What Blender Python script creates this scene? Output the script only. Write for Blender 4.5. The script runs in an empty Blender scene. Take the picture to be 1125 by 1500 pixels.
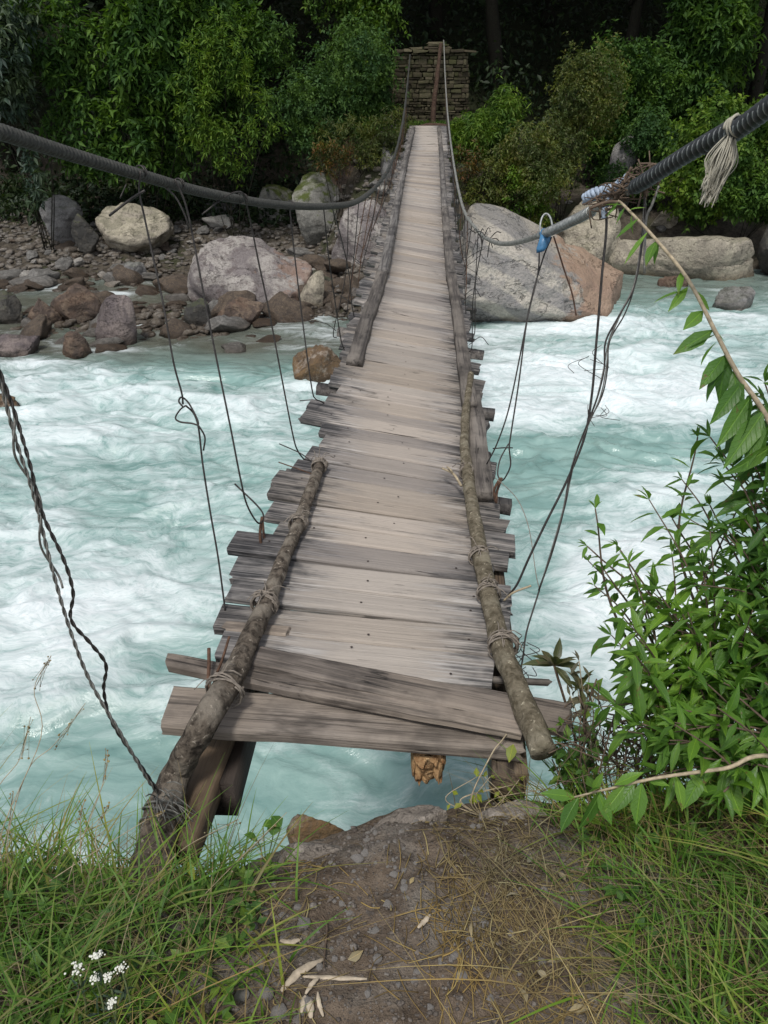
import bpy, bmesh, math, random
import numpy as np
from mathutils import Vector, Matrix, noise as mnoise
R = math.radians
rng = np.random.default_rng(7)
random.seed(7)
S = bpy.context.scene
COL = S.collection

# ---------------------------------------------------------------- camera model (used to place real 3D points)
FPX, CX0, CY0 = 1155.0, 562.5, 750.0
PITCH = R(30.3); cP, sP = math.cos(PITCH), math.sin(PITCH)
CAMZ = 1.7
def P(px, py, d):
    u = (CY0-py)/FPX
    return np.array([(px-CX0)/FPX*d, d*(cP+u*sP), CAMZ-d*sP+d*u*cP])
def PZ(px, py, z):
    u = (CY0-py)/FPX
    return P(px, py, (CAMZ-z)/(sP-u*cP))
def PY(px, py, Y):
    u = (CY0-py)/FPX
    return P(px, py, Y/(cP+u*sP))

# ---------------------------------------------------------------- noise
def _h(ix, iy, iz, seed):
    n = (ix*374761393 + iy*668265263 + iz*2147483647 + seed*1274126177) & 0xffffffff
    n = ((n ^ (n >> 13)) * 1274126177) & 0xffffffff
    n = ((n ^ (n >> 16)) * 2246822519) & 0xffffffff
    return ((n ^ (n >> 15)) & 0xffffff)/float(0xffffff)
def vn(p, seed=0):
    p = np.asarray(p, float); i = np.floor(p).astype(np.int64); f = p-i; f = f*f*f*(f*(f*6-15)+10)
    x, y, z = i[..., 0], i[..., 1], i[..., 2]; r = 0
    for a in (0, 1):
        for b in (0, 1):
            for c in (0, 1):
                w = (f[..., 0] if a else 1-f[..., 0])*(f[..., 1] if b else 1-f[..., 1])*(f[..., 2] if c else 1-f[..., 2])
                r = r+w*_h(x+a, y+b, z+c, seed)
    return r*2-1
def fbm(p, seed=0, octv=4, gain=.5):
    p = np.asarray(p, float); a, s, t = 1., 0., 0.
    for k in range(octv):
        s = s+a*vn(p, seed+k*17); t += a; a *= gain; p = p*2.03+13.7
    return s/t
def n2(x, y, seed=0, octv=3):
    x = np.asarray(x, float); y = np.asarray(y, float)
    return fbm(np.stack([x, y, np.zeros_like(x)+.5], -1), seed, octv)
def sm(a, b, x):
    t = np.clip((np.asarray(x, float)-a)/(b-a), 0, 1); return t*t*(3-2*t)

# ---------------------------------------------------------------- mesh builder
class MB:
    def __init__(s): s.v = []; s.f = []; s.n = 0; s.att = []
    def add(s, v, f, att=None):
        v = np.asarray(v, float).reshape(-1, 3)
        f = [np.asarray(a, int)+s.n for a in f] if isinstance(f, list) else [np.asarray(f, int)+s.n]
        s.v.append(v); s.f += f; s.n += len(v); s.att.append(att if att is not None else np.ones((len(v), 2)))
    def mesh(s, name, smooth=True):
        v = np.concatenate(s.v) if s.v else np.zeros((0, 3))
        me = bpy.data.meshes.new(name)
        loops = []; starts = []; tot = 0
        for a in s.f:
            if a.ndim == 1: a = a[None]
            k = a.shape[1]; loops.append(a.ravel()); starts.append(tot+np.arange(len(a))*k); tot += a.size
        me.vertices.add(len(v)); me.vertices.foreach_set('co', v.astype(np.float32).ravel())
        if loops:
            L = np.concatenate(loops).astype(np.int32); st = np.concatenate(starts).astype(np.int32)
            me.loops.add(len(L)); me.loops.foreach_set('vertex_index', L)
            me.polygons.add(len(st)); me.polygons.foreach_set('loop_start', st)
        if any(a[0, 0] == 0 for a in s.att if len(a)):
            A = np.concatenate(s.att).astype(np.float32)
            for q, nm in enumerate(('side', 'along')): at = me.attributes.new(nm, 'FLOAT', 'POINT'); at.data.foreach_set('value', A[:, q].copy())
        me.update(calc_edges=True); me.validate()
        if smooth: me.polygons.foreach_set('use_smooth', np.ones(len(me.polygons), bool))
        return me
    def build(s, name, mat, parent=None, smooth=True, loc=None, rot=None, **props):
        o = bpy.data.objects.new(name, s.mesh(name, smooth)); COL.objects.link(o)
        if mat: o.data.materials.append(mat)
        if parent: o.parent = parent
        if loc is not None: o.location = loc
        if rot is not None: o.rotation_euler = rot
        tag(o, **props); return o
def tag(o, label=None, cat=None, group=None, kind=None):
    if label: o['label'] = label
    if cat: o['category'] = cat
    if group: o['group'] = group
    if kind: o['kind'] = kind
    return o
def empty(name, loc=(0, 0, 0), parent=None, **props):
    o = bpy.data.objects.new(name, None); COL.objects.link(o); o.location = loc; o.empty_display_size = .1
    if parent: o.parent = parent
    return tag(o, **props)

def smooth_path(pts, per=6):
    pts = np.asarray(pts, float); n = len(pts)
    if n < 3:
        t = np.linspace(0, 1, per+1)[:, None]; return pts[0]*(1-t)+pts[-1]*t
    E = np.vstack([2*pts[0]-pts[1], pts, 2*pts[-1]-pts[-2]]); out = []
    for i in range(n-1):
        a, b, c, d = E[i:i+4]
        for t in np.arange(per)/per:
            out.append(.5*((2*b)+(c-a)*t+(2*a-5*b+4*c-d)*t*t+(3*b-a-3*c+d)*t**3))
    out.append(pts[-1]); return np.array(out)
def frames(P_):
    T = np.gradient(P_, axis=0); T /= np.linalg.norm(T, axis=1)[:, None]+1e-9
    ref = np.array([0, 0, 1.]) if abs(T[0, 2]) < .9 else np.array([1., 0, 0])
    N = np.zeros_like(P_); n = ref-T[0]*ref.dot(T[0]); n /= np.linalg.norm(n); N[0] = n
    for i in range(1, len(P_)):
        n = N[i-1]-T[i]*N[i-1].dot(T[i]); n /= np.linalg.norm(n)+1e-9; N[i] = n
    return T, N, np.cross(T, N)
def tube(mb, pts, r, sides=8, cap=True, disp=None):
    pts = np.asarray(pts, float); n = len(pts); T, N, B = frames(pts)
    r = np.broadcast_to(np.asarray(r, float), (n,)) if np.ndim(r) < 2 else r
    a = np.arange(sides)/sides*2*np.pi
    rr = r[:, None]*np.ones(sides)[None]
    if disp is not None: rr = disp(pts, a, rr, T, N, B)
    V = pts[:, None]+rr[..., None]*(np.cos(a)[None, :, None]*N[:, None]+np.sin(a)[None, :, None]*B[:, None])
    V = V.reshape(-1, 3)
    i, j = np.meshgrid(np.arange(n-1), np.arange(sides), indexing='ij'); k = (j+1) % sides
    F = np.stack([i*sides+j, i*sides+k, (i+1)*sides+k, (i+1)*sides+j], -1).reshape(-1, 4)
    fs = [F]
    if cap:
        fs += [np.arange(sides)[::-1][None], ((n-1)*sides+np.arange(sides))[None]]
    mb.add(V, fs)
def resample(p, step):
    p = np.asarray(p, float); s = np.r_[0, np.cumsum(np.linalg.norm(np.diff(p, axis=0), axis=1))]
    t = np.arange(0, s[-1], step) if np.isscalar(step) else step
    return np.stack([np.interp(t, s, p[:, k]) for k in range(3)], 1)
def barky(seed, amp=.12, fr=14):
    def f(pts, a, rr, T, N, B):
        D = (np.cos(a)[None, :, None]*N[:, None]+np.sin(a)[None, :, None]*B[:, None])
        q = pts[:, None]*fr*.5+D*1.6
        return rr*(1+amp*fbm(q, seed, 3)+amp*.5*vn(q*3.1, seed+5)+amp*.8*np.clip(vn(pts[:, None]*6+D*.9, seed+9)-.35, 0, 1)*2)
    return f
def ropey(strands, lay, amp):
    def f(pts, a, rr, T, N, B):
        s = np.r_[0, np.cumsum(np.linalg.norm(np.diff(pts, axis=0), axis=1))][:, None]
        ph = strands*(a[None]+0)+2*np.pi*s/lay*strands
        return rr*(1-amp+amp*2*np.abs(np.cos(ph/2))**.7)
    return f
def box(mb, c, s, ax=None, jit=0.):
    sg = np.array([[x, y, z] for x in (-1, 1) for y in (-1, 1) for z in (-1, 1)], float)*np.asarray(s)/2
    if jit: sg = sg+rng.uniform(-jit, jit, sg.shape)
    if ax is not None: sg = sg@np.asarray(ax)
    mb.add(sg+np.asarray(c), np.array([[0, 1, 3, 2], [4, 6, 7, 5], [0, 4, 5, 1], [2, 3, 7, 6], [0, 2, 6, 4], [1, 5, 7, 3]]))

# ---------------------------------------------------------------- materials
def newmat(name):
    m = bpy.data.materials.new(name); m.use_nodes = True; nt = m.node_tree; nt.nodes.clear(); return m, nt
class NT:
    def __init__(s, nt): s.nt = nt
    def n(s, t, **k):
        nd = s.nt.nodes.new(t)
        for a, b in k.items():
            if a == 'inp':
                for i, v in b.items():
                    if hasattr(v, 'is_linked') or isinstance(v, bpy.types.NodeSocket): s.nt.links.new(v, nd.inputs[i])
                    else: nd.inputs[i].default_value = v
            else: setattr(nd, a, b)
        return nd
    def noise(s, vec, scale, det=4, rough=.55, dist=0.):
        return s.n('ShaderNodeTexNoise', inp={'Vector': vec, 'Scale': scale, 'Detail': det, 'Roughness': rough, 'Distortion': dist}).outputs['Fac']
    def ramp(s, fac, stops, interp='LINEAR'):
        nd = s.n('ShaderNodeValToRGB', inp={'Fac': fac}); r = nd.color_ramp; r.interpolation = interp
        while len(r.elements) < len(stops): r.elements.new(.5)
        for e, (p, c) in zip(r.elements, stops):
            e.position = p; e.color = (c, c, c, 1) if np.isscalar(c) else (*c, 1)
        return nd.outputs['Color']
    def mix(s, f, a, b, mode='MIX'):
        nd = s.n('ShaderNodeMix', data_type='RGBA', blend_type=mode)
        for i, v in ((0, f), (6, a), (7, b)):
            if isinstance(v, bpy.types.NodeSocket): s.nt.links.new(v, nd.inputs[i])
            else: nd.inputs[i].default_value = (*v, 1) if (i > 0 and len(v) == 3) else v
        return nd.outputs[2]
    def math(s, op, a, b=0., clamp=False):
        nd = s.n('ShaderNodeMath', operation=op, use_clamp=clamp)
        for i, v in ((0, a), (1, b)):
            if isinstance(v, bpy.types.NodeSocket): s.nt.links.new(v, nd.inputs[i])
            else: nd.inputs[i].default_value = v
        return nd.outputs[0]
    def mapv(s, vec, scale=(1, 1, 1), loc=(0, 0, 0), rot=(0, 0, 0)):
        return s.n('ShaderNodeMapping', inp={'Vector': vec, 'Scale': scale, 'Location': loc, 'Rotation': rot}).outputs[0]
    def bump(s, h, strength=.5, dist=.02):
        return s.n('ShaderNodeBump', inp={'Height': h, 'Strength': strength, 'Distance': dist}).outputs[0]
    def out(s, col, rough=.8, nrm=None, spec=.3, metal=0., extra=None):
        inp = {'Base Color': col if isinstance(col, bpy.types.NodeSocket) else (*col, 1), 'Roughness': rough, 'Specular IOR Level': spec, 'Metallic': metal}
        if nrm is not None: inp['Normal'] = nrm
        b = s.n('ShaderNodeBsdfPrincipled', inp=inp)
        o = s.n('ShaderNodeOutputMaterial'); sh = b.outputs[0]
        if extra: sh = extra(sh)
        s.nt.links.new(sh, o.inputs[0])
    def obj(s): return s.n('ShaderNodeTexCoord').outputs['Object']
    def pos(s): return s.n('ShaderNodeNewGeometry').outputs['Position']
    def rand(s): return s.n('ShaderNodeObjectInfo').outputs['Random']
    def island(s): return s.n('ShaderNodeNewGeometry').outputs['Random Per Island']

def wood_mat(name, worn, grey, dark, wear=True, axis=0, wearw=.3):
    m, nt = newmat(name); t = NT(nt); co = t.obj(); rnd = t.rand()
    off = t.n('ShaderNodeCombineXYZ', inp={0: t.math('MULTIPLY', rnd, 31.), 1: t.math('MULTIPLY', rnd, 17.), 2: t.math('MULTIPLY', rnd, 7.)}).outputs[0]
    v = t.n('ShaderNodeVectorMath', operation='ADD', inp={0: co, 1: off}).outputs[0]
    sc = [.8, .8, .8]; 
    for k in range(3):
        if k != axis: sc[k] = 26
    vs = t.mapv(v, tuple(sc))
    g1 = t.noise(vs, 1.6, 6, .7, .3); 
    vs2 = t.mapv(v, tuple(4*x if x > 2 else x for x in sc)); g2 = t.noise(vs2, 1.2, 4, .6)
    blot = t.noise(v, 5., 4, .6); big = t.noise(v, 1.7, 3, .5)
    vs3 = t.mapv(v, tuple(3. if x < 2 else 11. for x in sc)); smear = t.noise(vs3, 1.6, 4, .65)
    if wear:
        x = t.n('ShaderNodeSeparateXYZ', inp={0: co}).outputs[axis]
        w = t.math('ABSOLUTE', t.math('ADD', x, .0))
        w = t.math('ADD', w, t.math('MULTIPLY', t.math('SUBTRACT', smear, .5), .55))
        base = t.ramp(w, [(wearw*.3, worn), (wearw*1.0, tuple(.5*(a+b) for a, b in zip(worn, grey))), (wearw*1.35, grey)])
        dk = t.math('MULTIPLY', t.ramp(w, [(wearw*.75, 0.), (wearw*1.5, 1.)]), t.ramp(smear, [(.38, 0.), (.56, .95)]))
        base = t.mix(dk, base, dark)
        ash = t.math('MULTIPLY', t.ramp(w, [(wearw*.45, 0.), (wearw*.85, 1.), (wearw*1.4, .5)]), t.ramp(g2, [(.48, 0.), (.62, .65)])); base = t.mix(ash, base, (.44, .42, .40))
    else:
        base = t.mix(t.ramp(big, [(.35, 0.), (.65, 1.)]), worn, grey)
        base = t.mix(t.ramp(blot, [(.45, 0.), (.7, .8)]), base, dark)
        base = t.mix(t.ramp(g1, [(.40, .85), (.52, 0.)]), base, tuple(1.6*x for x in dark)); base = t.mix(t.math('MULTIPLY', t.ramp(smear, [(.5, 0.), (.64, .8)]), t.ramp(big, [(.42, 0.), (.58, 1.)])), base, dark)
    base = t.mix(t.ramp(g1, [(.36, .35), (.48, 0.)]), base, t.mix(.5, base, dark, 'MULTIPLY'))
    base = t.mix(t.ramp(g2, [(.55, 0.), (.75, .35)]), base, tuple(min(1, 1.35*c) for c in worn))
    crack = t.ramp(g1, [(.30, .9), (.335, 0.)])
    base = t.mix(crack, base, tuple(.25*c for c in dark))
    mot = t.ramp(rnd, [(0, (.68, .68, .70)), (.3, (1.12, 1.10, 1.08)), (.55, (.86, .82, .77)), (.8, (1.08, 1.09, 1.10)), (1, (.78, .77, .76))])
    sp_ = t.noise(t.mapv(v, tuple(.35 if x < 2 else 9. for x in sc)), 1.5, 3, .5); spl = t.math('MULTIPLY', t.ramp(sp_, [(.487, 0.), (.5, 1.), (.513, 0.)]), t.ramp(blot, [(.56, 0.), (.62, .8)])); base = t.mix(spl, base, tuple(.2*c for c in dark))
    base = t.mix(1., base, mot, 'MULTIPLY')
    h = t.math('SUBTRACT', t.math('ADD', t.math('MULTIPLY', g1, .7), t.math('MULTIPLY', g2, .4)), t.math('MULTIPLY', t.math('MAXIMUM', crack, spl), .8))
    t.out(base, .72, t.bump(h, .75, .012), .35); return m
def bark_mat(name, c1, c2, c3, lichen=.3):
    m, nt = newmat(name); t = NT(nt); p = t.pos()
    a = t.noise(p, 38, 6, .65, .5); b = t.noise(p, 9, 4, .6); c = t.noise(p, 60, 3, .6)
    col = t.mix(t.ramp(a, [(.38, 0.), (.6, 1.)]), c1, c2)
    col = t.mix(t.ramp(b, [(.5, 0.), (.64, lichen)]), col, c3)
    col = t.mix(t.ramp(c, [(.62, 0.), (.7, .6)]), col, tuple(min(1, x*1.8) for x in c3))
    t.out(col, .9, t.bump(t.math('ADD', a, t.math('MULTIPLY', c, .4)), .9, .012), .15); return m
def rock_mat(name, c1, c2, c3, moss=0., strata=0., orange=0., srot=(0, 0, 0), sc=1.):
    m, nt = newmat(name); t = NT(nt); co = t.obj(); g = t.n('ShaderNodeNewGeometry'); rnd = t.rand()
    off = t.n('ShaderNodeCombineXYZ', inp={0: t.math('MULTIPLY', rnd, 23.), 1: t.math('MULTIPLY', rnd, 11.), 2: rnd}).outputs[0]
    v = t.n('ShaderNodeVectorMath', operation='ADD', inp={0: co, 1: off}).outputs[0]
    a = t.noise(v, 1.1*sc, 6, .62, .9); b = t.noise(v, 5*sc, 6, .7); c = t.noise(v, 34*sc, 4, .6); d = t.noise(v, 3*sc, 5, .7, 1.5)
    col = t.mix(t.ramp(a, [(.44, 0.), (.54, 1.)]), c1, c2)
    col = t.mix(t.ramp(b, [(.5, 0.), (.62, .8)]), col, c3)
    crk = t.noise(t.mapv(v, (1., 1., 2.6)), 1.3*sc, 5, .6, .8); crk = t.ramp(crk, [(.494, 0.), (.5, .55), (.506, 0.)]); col = t.mix(crk, col, tuple(.2*x for x in c3))
    col = t.mix(t.ramp(c, [(.35, .35), (.55, 0.)]), col, tuple(.3*x for x in c3))
    vein = t.ramp(d, [(.492, 0.), (.5, .25), (.508, 0.)]); col = t.mix(vein, col, tuple(min(1, 1.6*x) for x in c1))
    if strata:
        w = t.n('ShaderNodeTexWave', wave_type='BANDS', bands_direction='Z', inp={'Vector': t.mapv(v, (1, 1, 1), rot=srot), 'Scale': .6, 'Distortion': 3., 'Detail': 5, 'Detail Scale': 1.2}).outputs['Fac']
        col = t.mix(t.math('MULTIPLY', t.ramp(w, [(.35, 0.), (.6, 1.)]), strata), col, c3)
    if orange:
        x = t.n('ShaderNodeSeparateXYZ', inp={0: co}).outputs[0]
        f = t.math('MULTIPLY', t.ramp(t.math('ADD', t.math('MULTIPLY', x, .25), t.math('MULTIPLY', t.math('ADD', a, b), .75)), [(.93, 0.), (1.22, 1.)]), orange)
        col = t.mix(f, col, t.mix(b, (.28, .13, .065), (.44, .29, .19)))
    if moss:
        nz = t.n('ShaderNodeSeparateXYZ', inp={0: g.outputs['Normal']}).outputs[2]
        f = t.math('MULTIPLY', t.ramp(t.math('ADD', nz, t.math('MULTIPLY', t.math('SUBTRACT', b, .5), 1.6)), [(.45, 0.), (.75, 1.)]), moss)
        f = t.math('MULTIPLY', f, t.ramp(a, [(.35, 0.), (.5, 1.)]))
        col = t.mix(f, col, t.mix(c, (.035, .05, .010), (.10, .12, .025)))
    pz = t.n('ShaderNodeSeparateXYZ', inp={0: g.outputs['Position']}).outputs[2]
    wet = t.ramp(t.math('ADD', t.math('ADD', pz, 3.55), t.math('MULTIPLY', b, .25)), [(.62, 1.), (.86, 0.)])
    wet = t.math('MULTIPLY', wet, 1.)
    col = t.mix(wet, col, t.mix(1., col, (.42, .36, .30), 'MULTIPLY'))
    ro = t.math('SUBTRACT', .82, t.math('MULTIPLY', wet, .5))
    h = t.math('SUBTRACT', t.math('ADD', t.math('MULTIPLY', b, .9), t.math('MULTIPLY', c, .3)), t.math('MULTIPLY', crk, .6))
    t.out(col, ro, t.bump(h, .85, .08/sc), .35); return m
def leaf_mat(name, cols, rough=.45, trans=.3, spec=.4, vein=False):
    m, nt = newmat(name); t = NT(nt); isl = t.island()
    n = len(cols); col = t.ramp(isl, [(i/(n-1) if n > 1 else 0, c) for i, c in enumerate(cols)])
    big = t.noise(t.pos(), 1.5, 4); col = t.mix(t.ramp(big, [(.42, 0.), (.62, 1.)]), t.mix(1., col, (.72, .80, .85), 'MULTIPLY'), t.mix(1., col, (1.28, 1.2, .8), 'MULTIPLY'))
    fine = t.noise(t.pos(), 60, 2)
    col = t.mix(t.math('MULTIPLY', fine, .35), col, t.mix(1., col, (.55, .6, .5), 'MULTIPLY'))
    nrm = None
    if vein:
        sd = t.n('ShaderNodeAttribute', attribute_name='side').outputs['Fac']; al = t.n('ShaderNodeAttribute', attribute_name='along').outputs['Fac']
        wv = t.math('SINE', t.math('MULTIPLY', t.math('SUBTRACT', al, t.math('MULTIPLY', sd, .22)), 55.)); sv = t.ramp(wv, [(.80, 0.), (1., 1.)])
        mr = t.ramp(sd, [(.03, 1.), (.11, 0.)])
        col = t.mix(t.math('MULTIPLY', sv, .28), col, t.mix(1., col, (1.5, 1.4, 1.3), 'MULTIPLY')); col = t.mix(t.math('MULTIPLY', mr, .6), col, t.mix(1., col, (2., 1.8, 1.5), 'MULTIPLY'))
        sp = t.noise(t.pos(), 34, 3, .6); col = t.mix(t.ramp(sp, [(.66, 0.), (.70, .8)]), col, (.14, .09, .035)); tipb = t.math('MULTIPLY', t.ramp(al, [(.8, 0.), (1., .6)]), t.ramp(isl, [(.6, 0.), (.75, 1.)])); col = t.mix(tipb, col, (.16, .12, .04))
        nrm = t.bump(t.math('ADD', fine, t.math('ADD', sv, t.math('MULTIPLY', mr, -1.2))), .45, .003)
    def ex(sh):
        tr = t.n('ShaderNodeBsdfTranslucent', inp={'Color': t.mix(1., col, (1.5, 1.6, .6), 'MULTIPLY')})
        mx = t.n('ShaderNodeMixShader', inp={0: trans, 1: sh, 2: tr.outputs[0]}); return mx.outputs[0]
    t.out(col, rough, nrm, spec, extra=ex); return m
def plain(name, c, rough=.7, metal=0., nscale=20., var=.4, spec=.4, bump=.3):
    m, nt = newmat(name); t = NT(nt); a = t.noise(t.pos(), nscale, 5, .6)
    col = t.mix(t.ramp(a, [(.3, 0.), (.7, 1.)]), tuple(x*(1-var) for x in c), tuple(min(1, x*(1+var)) for x in c))
    t.out(col, rough, t.bump(a, bump, .004), spec, metal); return m

M = {}
M['deck'] = wood_mat('deck_wood', (.355, .312, .27), (.155, .143, .134), (.034, .033, .034), True, 0, .30)
M['front'] = wood_mat('front_wood', (.32, .265, .21), (.21, .18, .155), (.06, .05, .042), False, 0)
M['rail'] = wood_mat('rail_wood', (.23, .21, .19), (.16, .145, .13), (.045, .04, .038), False, 0)
M['beam'] = wood_mat('beam_wood', (.20, .145, .095), (.11, .082, .06), (.035, .026, .02), False, 1)
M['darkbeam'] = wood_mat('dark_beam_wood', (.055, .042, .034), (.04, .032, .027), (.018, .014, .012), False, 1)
M['bark'] = bark_mat('log_bark', (.035, .028, .022), (.14, .115, .09), (.24, .21, .17), .7)
M['bark2'] = bark_mat('pole_bark', (.075, .062, .04), (.165, .14, .10), (.30, .27, .2), .5)
M['broken'] = bark_mat('broken_wood', (.16, .08, .035), (.38, .24, .12), (.5, .36, .2), .4)
M['steel'] = plain('cable_steel', (.044, .044, .038), .65, .1, 90, .5)
M['steelfar'] = plain('cable_steel_grey', (.21, .21, .19), .65, .1, 40, .4)
M['hose'] = plain('black_rope', (.028, .031, .034), .5, 0, 60, .4, .5)
M['spring'] = plain('coil_wire', (.26, .27, .26), .42, .6, 60, .4)
M['bluerope'] = plain('pale_blue_rope', (.30, .36, .44), .7, 0, 80, .35)
M['wire'] = plain('suspender_wire', (.045, .04, .037), .5, .5, 50, .5)
M['rust'] = plain('rusty_wire', (.10, .055, .035), .8, .2, 60, .5)
M['wirelight'] = plain('zinc_wire', (.16, .155, .14), .5, .5, 70, .5)
M['lash'] = plain('lashing_cord', (.20, .17, .14), .85, 0, 60, .45)
M['frayed'] = plain('frayed_rope', (.33, .31, .25), .95, 0, 80, .25)
M['blue'] = plain('blue_plastic', (.05, .16, .30), .4, 0, 30, .3)
M['twig'] = plain('twig', (.10, .07, .048), .85, 0, 60, .4)
M['stem'] = plain('pale_stem', (.33, .27, .18), .75, 0, 70, .35)
M['gstem'] = plain('green_stem', (.12, .15, .06), .7, 0, 70, .35)
M['bone'] = plain('pale_dry_wood', (.42, .35, .26), .85, 0, 50, .3)
M['white'] = plain('white_petals', (.66, .66, .58), .7, 0, 300, .08)
M['nail'] = plain('nail_head', (.06, .045, .04), .6, .6, 50, .3)

# ---------------------------------------------------------------- leaves
LEAF_HI = (np.array([[0, 0, 0], [.14, 0, -.005], [.14, .45, .01], [.14, -.45, .01], [.38, 0, -.03], [.38, 1, .04], [.38, -1, .04], [.66, 0, -.09], [.66, .82, -.03], [.66, -.82, -.03], [.86, 0, -.16], [.86, .36, -.13], [.86, -.36, -.13], [1, 0, -.24]], float),
           [np.array([[0, 1, 2], [0, 3, 1], [10, 13, 11], [10, 12, 13]]), np.array([[1, 4, 5, 2], [3, 6, 4, 1], [4, 7, 8, 5], [6, 9, 7, 4], [7, 10, 11, 8], [9, 12, 10, 7]])])
LEAF_MD = (np.array([[0, 0, 0], [.42, 0, -.03], [.42, 1, .05], [.42, -1, .05], [1, 0, -.2]], float), [np.array([[0, 1, 2], [0, 3, 1], [1, 4, 2], [3, 4, 1]])])
LEAF_LO = (np.array([[0, 0, 0], [.45, 1, .05], [.45, -1, .05], [1, 0, -.15]], float), [np.array([[0, 3, 1], [0, 2, 3]])])
def leaves(mb, pos, dirs, size, wid, tmpl=LEAF_LO, roll=.6, curl=1.):
    pos = np.asarray(pos, float); n = len(pos); D = np.asarray(dirs, float); D = D/(np.linalg.norm(D, axis=1)[:, None]+1e-9)
    up = np.tile([0, 0, 1.], (n, 1))+rng.normal(0, roll, (n, 3))
    N = up-D*(up*D).sum(1)[:, None]; N /= np.linalg.norm(N, axis=1)[:, None]+1e-9; B = np.cross(N, D)
    size = np.broadcast_to(size, (n,)); wid = np.broadcast_to(wid, (n,)); tv, tf = tmpl; k = len(tv)
    curl = np.broadcast_to(curl, (n,))
    V = pos[:, None]+size[:, None, None]*(tv[None, :, 0, None]*D[:, None]+wid[:, None, None]*tv[None, :, 1, None]*B[:, None]+curl[:, None, None]*tv[None, :, 2, None]*N[:, None])
    mb.add(V.reshape(-1, 3), [(f[None]+np.arange(n)[:, None, None]*k).reshape(-1, f.shape[1]) for f in tf], np.tile(np.stack([np.abs(tv[:, 1]), tv[:, 0]], 1), (n, 1)) if k > 4 else None)

# ---------------------------------------------------------------- terrain
def xcen(Y): return -.02+(np.asarray(Y, float)-2.2)*.0558
def far_h(x, Y):
    x = np.asarray(x, float); Y = np.asarray(Y, float)
    L = np.interp(Y, [9, 12, 13.6, 15, 16.5, 17.5, 19.0, 20.3, 23, 25, 28, 34, 45, 60], [-5, -4.1, -3.3, -3.08, -3.06, -3.2, -3.14, -2.85, -2.25, -1.7, .6, 5.5, 15, 26])
    Cc = np.interp(Y, [9, 13.5, 15.8, 18, 20, 20.9, 21.4, 24, 27, 34, 45, 60], [-5, -4, -3.1, -2.4, -1.2, -.1, .1, .14, 1.0, 6, 15, 26])
    Rr = np.interp(Y, [9, 17, 19.6, 20.3, 21.5, 24, 28, 34, 45, 60], [-5, -4.1, -3.3, -2.95, -2.2, -1.2, 1.3, 6, 15, 26])
    c = xcen(Y)+.1
    wl = sm(-3.2, -1.1, x-c); wr = sm(1.2, 3.4, x-c)
    h = L*(1-wl)+Cc*wl*(1-wr)+Rr*wr
    flat = np.exp(-((x-c)/1.4)**4)*np.exp(-((Y-22.6)/1.9)**4)
    return h+(1-flat)*(n2(x*.8, Y*.8, 3, 4)*.28+n2(x*4, Y*4, 8, 3)*.06)
def edgeY(x):
    x = np.asarray(x, float)
    return 1.38+.04*sm(-.5, -.3, x)+.14*sm(-.35, .1, x)+.12*sm(.6, 1.6, x)-.05*sm(-.6, -1.2, x)+n2(x*3, x*0, 21, 3)*.06
def near_h(x, Y):
    x = np.asarray(x, float); Y = np.asarray(Y, float)
    e = edgeY(x); t = Y-e
    top = .02-.10*sm(-.9, 0, t)-.16*sm(-.25, .02, t)+n2(x*2.2, Y*2.2, 31, 4)*.05+n2(x*11, Y*11, 35, 3)*.03+n2(x*40, Y*40, 37, 2)*.010
    top = top+.16*sm(.55, 1.3, x)+.05*sm(-.5, -1.2, x)-.10*np.exp(-((x+.48)/.2)**2)*sm(-.35, .05, t)
    cliff = -np.clip(t, 0, None)*np.interp(np.clip(t, 0, 3), [0, .1, .5, 3], [1.0, 2.6, 7.5, 3.2])
    return np.maximum(top+cliff*sm(-.02, .05, t), -5.2)
def grid_sheet(name, xs, ys, hf, mat, **pr):
    X, Y = np.meshgrid(xs, ys, indexing='ij'); Z = hf(X, Y); nx, ny = X.shape
    i, j = np.meshgrid(np.arange(nx-1), np.arange(ny-1), indexing='ij'); a = i*ny+j
    mb = MB(); mb.add(np.stack([X, Y, Z], -1).reshape(-1, 3), np.stack([a, a+ny, a+ny+1, a+1], -1).reshape(-1, 4))
    return mb.build(name, mat, **pr)
def soil_mat():
    m, nt = newmat('path_dirt'); t = NT(nt); p = t.pos()
    a = t.noise(p, 2.6, 5, .6); b = t.noise(p, 14, 6, .7); c = t.noise(p, 90, 4, .7); vo = t.n('ShaderNodeTexVoronoi', inp={'Vector': p, 'Scale': 75.}).outputs['Distance']
    vo2 = t.n('ShaderNodeTexVoronoi', inp={'Vector': p, 'Scale': 28.}); g = t.n('ShaderNodeNewGeometry')
    col = t.mix(t.ramp(b, [(.35, 0.), (.65, 1.)]), (.085, .063, .045), (.20, .155, .115))
    col = t.mix(t.ramp(a, [(.47, 0.), (.58, .85)]), col, t.mix(c, (.15, .13, .11), (.30, .27, .23)))
    col = t.mix(t.ramp(c, [(.6, 0.), (.7, .6)]), col, (.28, .25, .22))
    spk = t.math('MULTIPLY', t.ramp(vo, [(.12, 1.), (.22, 0.)]), t.ramp(c, [(.48, 0.), (.56, 1.)]))
    col = t.mix(spk, col, (.30, .28, .26))
    nz = t.n('ShaderNodeSeparateXYZ', inp={0: g.outputs['Normal']}).outputs[2]
    col = t.mix(t.ramp(nz, [(.25, .7), (.6, 0.)]), col, (.13, .115, .10))
    h = t.math('ADD', t.math('ADD', b, t.math('MULTIPLY', c, .5)), t.math('MULTIPLY', spk, .3))
    t.out(col, .92, t.bump(h, 1., .03), .15); return m
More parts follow.
